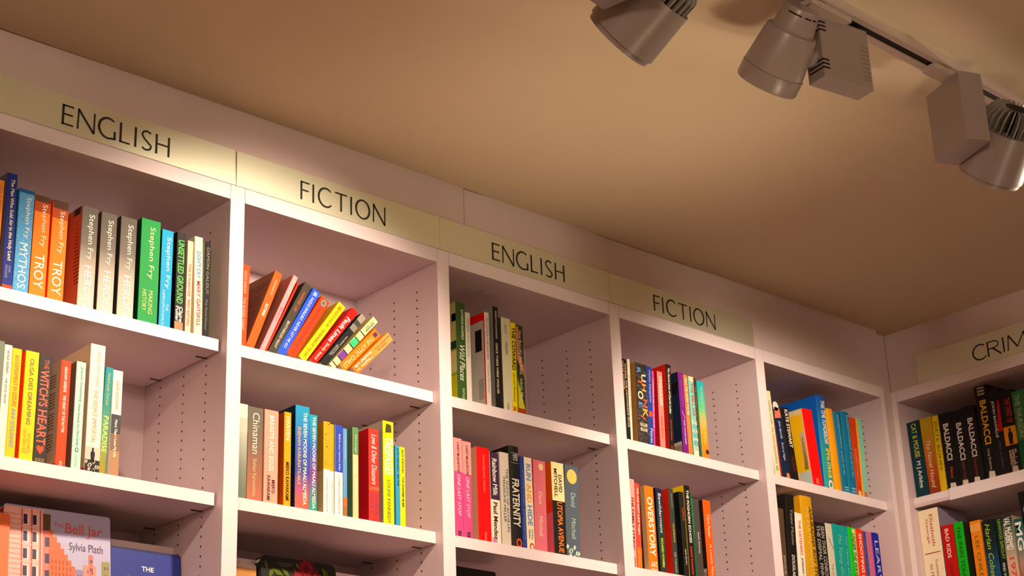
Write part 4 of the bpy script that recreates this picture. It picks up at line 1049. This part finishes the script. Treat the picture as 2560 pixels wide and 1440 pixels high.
{'key': '4b', 'col': '1e1a17', 'label': 'tall black paperback with grey block letters', 't': [['Young', 0.14, 0.3, 0.35, 0.75, '8c8278', 'b'], ['Mungo', 0.32, 0.5, 0.35, 0.75, '8c8278', 'b'], ['DOUGLAS STUART', 0.6, 0.99, 0.35, 0.7, 'e0d8c8', 'b']], 'lc': '1c1a16', 'o': [3.1791, -1.1705], 'w': 0.0629, 'h': 0.4928, 'tilt': 3.49},
{'key': '4b', 'col': 'f0eadc', 'label': 'white paperback with red and black capitals', 't': [['THE LISTENERS', 0.08, 0.5, 0.4, 0.75, 'e85838', 'b'], ['JORDAN TANNAHILL', 0.53, 0.99, 0.4, 0.75, '2c2824', 'b']], 'lc': '4a7c74', 'back': 'art2', 'o': [3.2508, -1.1724], 'w': 0.0564, 'h': 0.4112, 'tilt': 1.89},
{'key': '4b', 'col': 'cfa01c', 'label': 'fat mustard hardback with golden capitals down its spine', 't': [['THE EARTHSPINNER DREAM', 0.1, 0.93, 0.25, 0.55, 'e8c85c', ''], ['ANURADHA ROY STORIES', 0.1, 0.93, 0.6, 0.85, '3a2c0c', 'i']], 'lc': 'b8860c', 'dep': 0.25, 'hc': 1, 'o': [3.3197, -1.1743], 'w': 0.0884, 'h': 0.5047, 'tilt': 0},
{'key': '4b', 'col': '1c1a18', 'label': 'black paperback covered in white scribbled lettering', 't': [['THE DISMAL FINN', 0.04, 0.7, 0.12, 0.42, 'a8a49c', 'b'], ['SEAN THOR CONROE', 0.04, 0.7, 0.52, 0.85, 'a8a49c', 'b']], 'marks': [('moon', 0.82, 0.3, 0.15, 'c89c6c')], 'o': [3.4135, -1.1743], 'w': 0.0821, 'h': 0.3882, 'tilt': 0},
{'key': '4b', 'col': 'd4ccb8', 'label': 'pale cream paperback with a lilac figure', 't': [['THE ART OF FALLING', 0.5, 0.98, 0.3, 0.6, '9a9484', '']], 'marks': [('sl', 0.25, 0.6, 0.35, '8c7c8c')], 'o': [3.4989, -1.1743], 'w': 0.0483, 'h': 0.3929, 'tilt': 0},
{'key': '4b', 'col': '16a09c', 'label': 'turquoise paperback with pale green lettering, left of its twin', 't': [['The Young Girls Game', 0.12, 0.92, 0.4, 0.85, '78d0a0', 'i']], 'lc': '0c8c90', 'o': [3.541, -1.1718], 'w': 0.0743, 'h': 0.3963, 'tilt': 1.97},
{'key': '4b', 'col': '16a09c', 'label': 'narrower turquoise paperback with pale green lettering', 't': [['The Young Girls Game', 0.12, 0.92, 0.3, 0.75, '78d0a0', 'i']], 'o': [3.6171, -1.1728], 'w': 0.046, 'h': 0.3968, 'tilt': 1.82},
{'key': '4b', 'col': '2ecc38', 'label': 'vivid green and cream paperback with italic capitals', 't': [['UNDER THE WAVE AT WAIMEA', 0.07, 0.98, 0.45, 0.85, '1e4c1c', 'ib']], 'split': (0.5, 'c8d88c'), 'o': [3.6653, -1.1726], 'w': 0.0613, 'h': 0.3973, 'tilt': 1.61},
{'key': '4b', 'col': 'e84c34', 'label': 'bright red paperback with white capitals beside the green one', 't': [['SHOOTING MARTHA', 0.06, 0.97, 0.3, 0.75, 'f2e4d8', 'b']], 'o': [3.7332, -1.173], 'w': 0.0523, 'h': 0.3994, 'tilt': 1.44},
{'key': '4b', 'col': '4c5090', 'label': 'slim slate violet paperback beside the red one', 't': [['ALSO BY', 0.1, 0.9, 0.3, 0.6, '8084b0', '']], 'dep': 0.2, 'o': [3.7944, -1.1743], 'w': 0.0273, 'h': 0.3941, 'tilt': 0},
{'key': '4b', 'col': 'c87898', 'label': 'rose pink paperback between violet and deep blue books', 'dep': 0.22, 'marks': [('sq', 0.6, 0.6, 0.35, 'b05c34')], 'o': [3.8244, -1.1743], 'w': 0.0409, 'h': 0.3963, 'tilt': 0},
{'key': '4b', 'col': '2a34a4', 'label': 'deep blue paperback with white serif title, last in the lower row of the fifth bay', 't': [['LEARWIFE', 0.1, 0.95, 0.3, 0.75, 'd4d0e0', '']], 'lc': 'c83058', 'o': [3.8693, -1.1743], 'w': 0.0578, 'h': 0.3975, 'tilt': 0},
{'key': '5a', 'col': '0e3c48', 'label': 'dark teal paperback with yellow green title, first in the crime bay', 't': [['CAT & MOUSE', 0.03, 0.48, 0.35, 0.75, 'b8c030', 'b'], ['M J Arlidge', 0.53, 0.88, 0.3, 0.7, 'd8d8c8', 'b']], 'lc': '0c2c30', 'o': [0.0084, -0.57], 'w': 0.076, 'h': 0.4058, 'tilt': -1.29},
{'key': '5a', 'col': 'c8a020', 'label': 'yellow to orange paperback beside the dark teal one', 't': [['The Novel Hound', 0.3, 0.92, 0.3, 0.7, 'e8c8a0', 'i']], 'grad': ('c0a018', 'b87c20', 'b0581c', '984014'), 'o': [0.0889, -0.57], 'w': 0.0664, 'h': 0.4069, 'tilt': -1.21},
{'key': '5a', 'col': 'd4b41c', 'label': 'yellow paperback with dark capitals next to the black row', 't': [['DATE BONES', 0.08, 0.72, 0.3, 0.8, '5c4c10', '']], 'o': [0.1562, -0.57], 'w': 0.0357, 'h': 0.4025, 'tilt': 0},
{'key': '5a', 'col': '181214', 'label': 'black paperback with white capitals and orange word, first of the black run', 't': [['BALDACCI', 0.14, 0.62, 0.3, 0.75, 'dcd0c4', 'b'], ['Mercy', 0.71, 0.86, 0.35, 0.65, 'c85028', 'i']], 'lc': '120e10', 'marks': [('sq', 0.97, 0.5, 0.28, 'd0c8b8')], 'o': [0.197, -0.57], 'w': 0.071, 'h': 0.4016, 'tilt': 0},
{'key': '5a', 'col': '161214', 'label': 'black paperback with white capitals and small red title', 't': [['BALDACCI', 0.17, 0.66, 0.35, 0.8, 'd8ccc4', 'b'], ['DREAM TOWN', 0.68, 0.93, 0.4, 0.65, '8c3028', 'i']], 'lc': '3c4450', 'marks': [('sq', 0.97, 0.5, 0.28, 'd0c8b8')], 'o': [0.2704, -0.57], 'w': 0.0693, 'h': 0.3987, 'tilt': 0},
{'key': '5a', 'col': '1c1214', 'label': 'black paperback with white capitals and dark red line, below the tall one', 't': [['BALDACCI', 0.16, 0.66, 0.35, 0.8, 'd8ccc4', 'b'], ['THE 6:20 MAN', 0.68, 0.92, 0.4, 0.65, '8c3028', '']], 'lc': '2a2c30', 'marks': [('sq', 0.97, 0.5, 0.28, 'd0c8b8')], 'o': [0.3408, -0.57], 'w': 0.0664, 'h': 0.4043, 'tilt': 0},
{'key': '5a', 'col': '15130f', 'label': 'tallest black book of the crime bay with large amber capitals', 't': [['BALDACCI', 0.16, 0.63, 0.3, 0.8, 'e0a428', 'b'], ['Long Shadows', 0.68, 0.9, 0.35, 0.6, 'b8a890', '']], 'dep': 0.25, 'marks': [('hash', 0.06, 0.5, 0.28, 'b8a47c'), ('sq', 0.96, 0.5, 0.28, 'd0c8b8')], 'o': [0.4254, -0.57], 'w': 0.0725, 'h': 0.4892, 'tilt': 0},
{'key': '5a', 'col': '1a1514', 'label': 'tall black paperback with white name and a red panel', 't': [['JOHN BANVILLE', 0.14, 0.56, 0.2, 0.5, 'd0c4b8', 'b'], ['APRIL IN SPAIN', 0.6, 0.9, 0.4, 0.6, '5c504c', '']], 'split2': (0.15, 0.5, 0.5, 'b02a1c'), 'o': [0.4988, -0.57], 'w': 0.0591, 'h': 0.4563, 'tilt': 0},
{'key': '5a', 'col': '18120f', 'label': 'black paperback with red title and amber bird picture', 't': [['THE TWIST OF', 0.1, 0.4, 0.4, 0.85, 'a8281c', 'b'], ['Elizabeth', 0.72, 0.9, 0.2, 0.8, 'a8907c', 'b']], 'bands': [(0.44, 0.66, 'd08a2c')], 'marks': [('man', 0.55, 0.5, 0.4, '1c1c24'), ('sq', 0.96, 0.5, 0.28, 'b0a490')], 'o': [0.5591, -0.57], 'w': 0.0694, 'h': 0.4296, 'tilt': 0},
{'key': '5a', 'col': '3c6a3c', 'label': 'green paperback cut by the right edge of the photo', 't': [['THE THURSDAY', 0.05, 0.6, 0.2, 0.6, '8ca078', 'b']], 'bands': [(0.62, 1, '14502c')], 'lc': '14402c', 'o': [0.6302, -0.57], 'w': 0.0719, 'h': 0.4082, 'tilt': 0},
{'key': '5b', 'col': 'eee0c4', 'label': 'very fat white book with small red serif lettering', 't': [['Elizabeth', 0.06, 0.38, 0.55, 0.72, 'b0402c', ''], ['George', 0.1, 0.35, 0.3, 0.47, 'b0402c', ''], ['Something', 0.52, 0.8, 0.55, 0.72, 'b0402c', ''], ['to Hide', 0.56, 0.76, 0.3, 0.47, 'b0402c', '']], 'dep': 0.26, 'marks': [('bar', 0.45, 0.5, 0.5, 'a02c28')], 'rc': '8c8090', 'o': [0.0015, -1.139], 'w': 0.1173, 'h': 0.5023, 'tilt': 0},
{'key': '5b', 'col': 'b81c20', 'label': 'red paperback with small white capitals beside the fat white book', 't': [['BAD KIDS', 0.05, 0.42, 0.3, 0.62, 'e8c8b8', 'b'], ['ZIJIN CHEN', 0.5, 0.9, 0.3, 0.6, '6c1014', '']], 'o': [0.1258, -1.139], 'w': 0.0693, 'h': 0.4001, 'tilt': 0},
{'key': '5b', 'col': '1fae28', 'label': 'vivid green paperback with dark capitals in the crime bay', 't': [['THE PAIN TOURIST', 0.05, 0.85, 0.3, 0.7, '0c5c18', 'b']], 'rc': '2c2c1c', 'o': [0.2005, -1.139], 'w': 0.0547, 'h': 0.3996, 'tilt': 0},
{'key': '5b', 'col': 'dc8a1c', 'label': 'amber paperback with dark author name in the crime bay', 't': [['LEE CHILD', 0.2, 0.76, 0.35, 0.7, '6c4408', '']], 'bands': [(0.04, 0.14, 'e0a060')], 'o': [0.294, -1.139], 'w': 0.0584, 'h': 0.387, 'tilt': 0},
{'key': '5b', 'col': '0c2c34', 'label': 'dark paperback with lime italic author name and blue foot', 't': [['Harlan Coben', 0.05, 0.78, 0.25, 0.65, '9cc42c', 'i'], ['WIN', 0.88, 0.99, 0.3, 0.8, 'e8e4d8', 'b']], 'grad': ('081c18', '0a2c34', '1c5074', '1c5078'), 'o': [0.3609, -1.139], 'w': 0.0688, 'h': 0.3762, 'tilt': 0},
{'key': '5b', 'col': '0e2420', 'label': 'black paperback with green capitals in the crime bay', 't': [['LINWOOD BARCLAY', 0.02, 0.55, 0.4, 0.9, '7ca02c', 'b'], ['FIND YOU FIRST', 0.6, 0.98, 0.3, 0.7, 'c8ccc0', 'b']], 'o': [0.4378, -1.139], 'w': 0.0344, 'h': 0.3726, 'tilt': 0},
{'key': '5b', 'col': 'b0a08c', 'label': 'cream and grey paperback with large white and red lettering', 't': [['VAL McDERMID', 0.02, 0.45, 0.2, 0.85, 'eee8dc', 'b'], ['1979', 0.55, 0.9, 0.3, 0.8, 'c8503c', 'b']], 'grad': ('2c3c38', '8c9484', 'd0b098', 'd8a088'), 'o': [0.4737, -1.139], 'w': 0.0572, 'h': 0.373, 'tilt': 0},
{'key': '5b', 'col': '2c5c5c', 'label': 'teal to sunset paperback with large white letters cut by the photo edge', 't': [['MG', 0.05, 0.45, 0.1, 0.7, 'e0e0d4', 'b']], 'grad': ('1c5858', '4c7c74', 'b08c78', 'a8401c'), 'o': [0.5403, -1.139], 'w': 0.0584, 'h': 0.3469, 'tilt': 0},
{'key': '5b', 'col': '100e0e', 'label': 'tall black paperback rising at the lower right edge of the photo', 't': [['CROSS', 0.15, 0.55, 0.3, 0.8, 'd8d4c8', 'b']], 'dep': 0.25, 'o': [0.6011, -1.139], 'w': 0.0587, 'h': 0.4733, 'tilt': -2.07}]


REC = .062
ROWL = {'a': -.6045, 'b': -1.1743}
ROWR = {'a': -.570, 'b': -1.1398}
GRP = {'0a': 'books on the top shelf of the first bay', '0b': 'books on the second shelf of the first bay',
       '1a': 'leaning books on the top shelf of the second bay', '1b': 'books on the second shelf of the second bay',
       '2a': 'books on the top shelf of the third bay', '2b': 'books on the second shelf of the third bay',
       '3a': 'books on the top shelf of the fourth bay', '3b': 'books on the second shelf of the fourth bay',
       '4a': 'books on the top shelf of the fifth bay', '4b': 'books on the second shelf of the fifth bay',
       '5a': 'books on the top shelf of the crime bookcase', '5b': 'books on the second shelf of the crime bookcase'}
for e in BOOKS:
    k = e['key']
    right = k[0] == '5'
    base = MR if right else ML
    e['group'] = GRP[k]
    M = base @ Matrix.Translation((e['o'][0] * S, REC * S, e['o'][1] * S + .0004)) @ Matrix.Rotation(math.radians(e['tilt']), 4, 'Y')
    make_book(e, M)


# ------------------------------------------------------------------ books shown face-out on the third shelf
def face_book(label, cx, y, z, w_, h_, th_, col, art, lean=8, yaw=0, rad=.004, spine=None, group='face-out books on the third shelf'):
    """art: function(mb, w, h) drawing on the front plane in metres"""
    M = ML @ Matrix.Translation((cx * S, y * S, z * S)) @ Matrix.Rotation(math.radians(yaw), 4, 'Z') @ Matrix.Rotation(math.radians(-lean), 4, 'X')
    root = thing('paperback_book', label, 'book', M, group)
    w_, h_, th_ = w_ * S, h_ * S, th_ * S
    m = mat(col, .45, .4, .04, 40)
    # rounded outline, extruded backwards
    out = []
    for cx_, cz_, a0 in ((w_ - rad, h_ - rad, 0), (rad, h_ - rad, 90)):
        for i in range(5):
            a = math.radians(a0 + 90 * i / 4)
            out.append((cx_ + rad * math.cos(a), cz_ + rad * math.sin(a)))
    out += [(0, 0), (w_, 0)]
    mb = MB()
    for yy0, yy1 in ((0, .0012), (th_ - .0012, th_)):
        mb.poly([(x, yy0, z_) for x, z_ in reversed(out)], m)
        mb.poly([(x, yy1, z_) for x, z_ in out], m)
        for i in range(len(out)):
            j = (i + 1) % len(out)
            mb.poly([(out[i][0], yy0, out[i][1]), (out[j][0], yy0, out[j][1]), (out[j][0], yy1, out[j][1]), (out[i][0], yy1, out[i][1])], m)
    mb.box((0, 0, 0), (.001, th_, h_ - rad), mat(spine or col, .45))
    mb.build('cover', root)
    pg = MB()
    pg.box((.0012, .0013, .0006), (w_ - .0008, th_ - .0013, h_ - rad * .6), M_PAGE)
    pg.build('page_block', root)
    ab = MB()
    art(ab, w_, h_)
    ab.build('cover_print', root)
    return root


def rect(mb, x0, z0, x1, z1, hx, y=-.0003):
    mb.poly([(x0, y, z0), (x1, y, z0), (x1, y, z1), (x0, y, z1)], mat(hx, .5))


def ftext(mb, txt, x0, z0, x1, z1, hx, fl='', y=-.0008):
    put_text(mb, txt, fl, mat(hx, .5), lambda u, v: (x0 + (x1 - x0) * u, y, z0 + (z1 - z0) * v))


def art_city(mb, w_, h_):
    # tall pink corner house with dark windows
    mb.poly([(0, -.0003, 0), (w_ * .36, -.0003, 0), (w_ * .36, -.0003, h_ * .985), (w_ * .02, -.0003, h_ * .985), (0, -.0003, h_ * .96)], mat('e8b0a4', .5))
    for i in range(26):
        z = h_ * (.03 + i * .036)
        rect(mb, 0, z, w_ * .16, z + .0009, 'c8504a', -.0004)
    for x in (.16, .25, .33):
        rect(mb, w_ * x, 0, w_ * (x + .012), h_ * .98, 'c84a44', -.0005)
    for r_ in range(7):
        for x in (.18, .265):
            z = h_ * (.86 - r_ * .125)
            rect(mb, w_ * x, z, w_ * (x + .05), z + h_ * .085, 'f0d8d0', -.0006)
            rect(mb, w_ * x, z + .002, w_ * (x + .036), z + h_ * .08, '2a2440', -.0007)
        rect(mb, w_ * .16, h_ * (.845 - r_ * .125), w_ * .33, h_ * (.85 - r_ * .125), 'f0c8c0', -.0006)
    # narrow strip with windows
    rect(mb, w_ * .36, 0, w_ * .45, h_ * .84, 'd8746c', -.0004)
    for r_ in range(7):
        z = h_ * (.72 - r_ * .12)
        rect(mb, w_ * .38, z, w_ * .42, z + h_ * .07, '3a2a4c', -.0006)
    rect(mb, w_ * .36, h_ * .84, w_ * .43, h_ * .96, '5c4428', -.0005)
    # orange block with a stepped gable
    pts = [(w_ * .42, 0), (w_ * .66, 0), (w_ * .66, h_ * .60)]
    x, z = .66, .60
    for i in range(7):
        x -= .034
        pts.append((w_ * x, h_ * z))
        z += .04
        pts.append((w_ * x, h_ * z))
    pts.append((w_ * .42, h_ * z))
    mb.poly([(a, -.0008, b_) for a, b_ in pts], mat('d8602c', .5))
    for c_ in range(6):
        for r_ in range(14):
            z = h_ * (.02 + r_ * .045)
            if z > h_ * (.56 + (5 - c_) * .05):
                continue
            rect(mb, w_ * (.445 + c_ * .034), z, w_ * (.452 + c_ * .034), z + h_ * .026, '8c2c1c', -.0010)
    # far skyline
    for x0, x1, top, hx in ((.66, .74, .58, '8c7ca0'), (.70, .76, .50, 'f0c4b8'), (.74, .86, .62, 'e8887c'), (.79, .83, .7, 'd86c60'), (.84, .92, .55, 'f0b8ac'), (.915, .99, .66, '8c8a4c')):
        rect(mb, w_ * x0, 0, w_ * x1, h_ * top, hx, -.0005 - x0 * .0003)
        for r_ in range(9):
            for c_ in (.3, .65):
                z = h_ * (top - .06 - r_ * .06)
                if z > 0:
                    xx = w_ * (x0 + (x1 - x0) * c_)
                    rect(mb, xx, z, xx + .0018, z + h_ * .022, '4a3048', -.0011)
    rect(mb, w_ * .70, h_ * .34, w_ * .83, h_ * .39, 'f0e0c8', -.0013)
    for i in range(5):
        mb.poly([(w_ * (.71 + i * .022), -.0013, h_ * .2), (w_ * (.714 + i * .022), -.0013, h_ * .2), (w_ * (.724 + i * .022), -.0013, h_ * .34), (w_ * (.72 + i * .022), -.0013, h_ * .34)], mat('3a3030', .5))
    ftext(mb, 'The', w_ * .46, h_ * .875, w_ * .545, h_ * .91, 'd86058')
    ftext(mb, 'Bell Jar', w_ * .57, h_ * .815, w_ * .915, h_ * .915, 'd84a44')
    ftext(mb, 'Sylvia Plath', w_ * .605, h_ * .70, w_ * .925, h_ * .775, '5a4458')


def art_navy(mb, w_, h_):
    rect(mb, w_ * .02, 0, w_ * .98, h_ * .975, '27348c', -.0003)  # lighter panel paints in the lit zone, the dark border its shadow
    ftext(mb, 'THE', w_ * .44, h_ * .80, w_ * .61, h_ * .845, 'e8e4dc', 'b')
    ftext(mb, 'GARDEN', w_ * .2, h_ * .66, w_ * .85, h_ * .74, 'e8e4dc', 'b')


def art_plain_orange(mb, w_, h_):
    rect(mb, w_ * .02, h_ * .1, w_ * .98, h_ * .88, 'e8703a', -.0003)


def art_floral(mb, w_, h_):
    for cx_, cz_, rr, mm in ((.60, .925, .13, '6c1420'), (.52, .80, .15, '8c3420'), (.72, .81, .15, '74161e'), (.3, .6, .2, '802428'), (.7, .5, .22, '7c3018')):  # flower colours darkened to put the shelf's shade into them
        for k in range(3):
            for i in range(9):
                a = i * 2 * math.pi / 9 + k * .35
                r_ = w_ * rr * (1 - k * .28)
                c, s_ = math.cos(a), math.sin(a)
                x, z = w_ * cx_ + r_ * .55 * c, h_ * cz_ + r_ * .55 * s_
                y = -.0004 - k * .0002
                mb.poly([(x - s_ * r_ * .28, y, z + c * r_ * .28), (x - c * r_ * .4, y, z - s_ * r_ * .4), (x + s_ * r_ * .28, y, z - c * r_ * .28), (x + c * r_ * .5, y, z + s_ * r_ * .5)], ink(mm if k != 1 else '8c2430'))
    for x0, z0, ln, an in ((.06, .95, .10, -75), (.14, .885, .17, -22), (.27, .90, .14, -40), (.80, .955, .16, -50), (.86, .93, .12, -80), (.9, .86, .12, -40), (.1, .8, .14, 60), (.46, .965, .08, -60), (.2, .7, .2, 20)):
        a = math.radians(an)
        c, s_ = math.cos(a), math.sin(a)
        L = w_ * ln
        x, z = w_ * x0, h_ * z0
        mb.poly([(x, -.0012, z), (x + c * L * .5 + s_ * L * .2, -.0012, z + s_ * L * .5 - c * L * .2), (x + c * L, -.0012, z + s_ * L), (x + c * L * .5 - s_ * L * .2, -.0012, z + s_ * L * .5 + c * L * .2)], ink('5c6a20'))
    for i in range(3):
        rect(mb, w_ * (.20 + .03 * i), h_ * (.945 - i * .013), w_ * (.44 - .04 * i), h_ * (.948 - i * .013), '7c7060', -.0005)


def art_dark(mb, w_, h_):
    for x in (.2, .45, .66, .86):
        mb.poly([(w_ * x, -.0004, h_ * .3), (w_ * (x + .03), -.0004, h_ * .3), (w_ * (x + .02), -.0004, h_ * .78), (w_ * (x - .01), -.0004, h_ * .8)], mat('c8c0b0', .5))


def art_cream(mb, w_, h_):
    pts = [(w_ * (.3 + .5 * math.sin(i * .16)), h_ * (.98 - i * .09)) for i in range(10)]
    for i in range(9):
        (xa, za), (xb, zb) = pts[i], pts[i + 1]
        mb.poly([(xa, -.0004, za), (xb, -.0004, zb), (xb + w_ * .16, -.0004, zb), (xa + w_ * .16, -.0004, za)], mat('8c5a20', .5))
    rect(mb, w_ * .62, 0, w_, h_ * .96, 'c88a48', -.0003)
    for i in range(7):
        rect(mb, w_ * .02, h_ * (.86 - i * .06), w_ * .22, h_ * (.87 - i * .06), '8c4a44', -.0005)


Z3 = -1.7390
face_book('plain orange paperback standing face out, cut by the left photo edge', -.935, .20, Z3, .262, .435, .035, 'e06a34', art_plain_orange, 4)
face_book('face-out paperback with pink city illustration and red title Bell Jar', -.690, .195, Z3, .385, .478, .035, 'a8a4c4', art_city, 7, -3, .006, 'c04a40')
face_book('navy blue cloth book standing face out beside the city illustration', -.297, .205, Z3, .284, .382, .035, '1c2468', art_navy, 5, 0, .006)
face_book('black face-out paperback printed with red flowers and green leaves', .325, .20, Z3, .345, .435, .035, '141010', art_floral, 6, 0, .016)
face_book('cream face-out book with a curved brown stripe behind the floral one', .085, .245, Z3, .235, .392, .03, 'c8b0a4', art_cream, 2)
face_book('black face-out book with pale vertical strokes in the third bay', 1.115, .15, Z3, .31, .485, .05, '0e0a0a', art_dark, 3)
for k, lab in ((-1, 'low white display riser behind the city illustration and navy book'), (0, 'low white display riser behind the floral face-out book')):
    mb = MB()
    mb.box(P(k + UP + .004, .30, Z3 + .0005), P(k + .996, .52, -1.318), M_SHELF)
    tag(mb.build('display_riser'), lab, 'display stand')

# thin metal bookend beside the leaning books
root = thing('bookend', 'thin metal bookend standing behind the last leaning book', 'bookend', ML @ Matrix.Translation((.665 * S, .12 * S, -.6043 * S)))
mb = MB()
mb.box((0, 0, 0), (.0012, .07, .05), mat('9a8a80', .3, .5, .02, 30, .6))
mb.build('upright_plate', root)
mb = MB()
mb.box((-.05, 0, 0), (0, .07, .0009), mat('9a8a80', .3, .5, .02, 30, .6))
mb.build('base_plate', root)
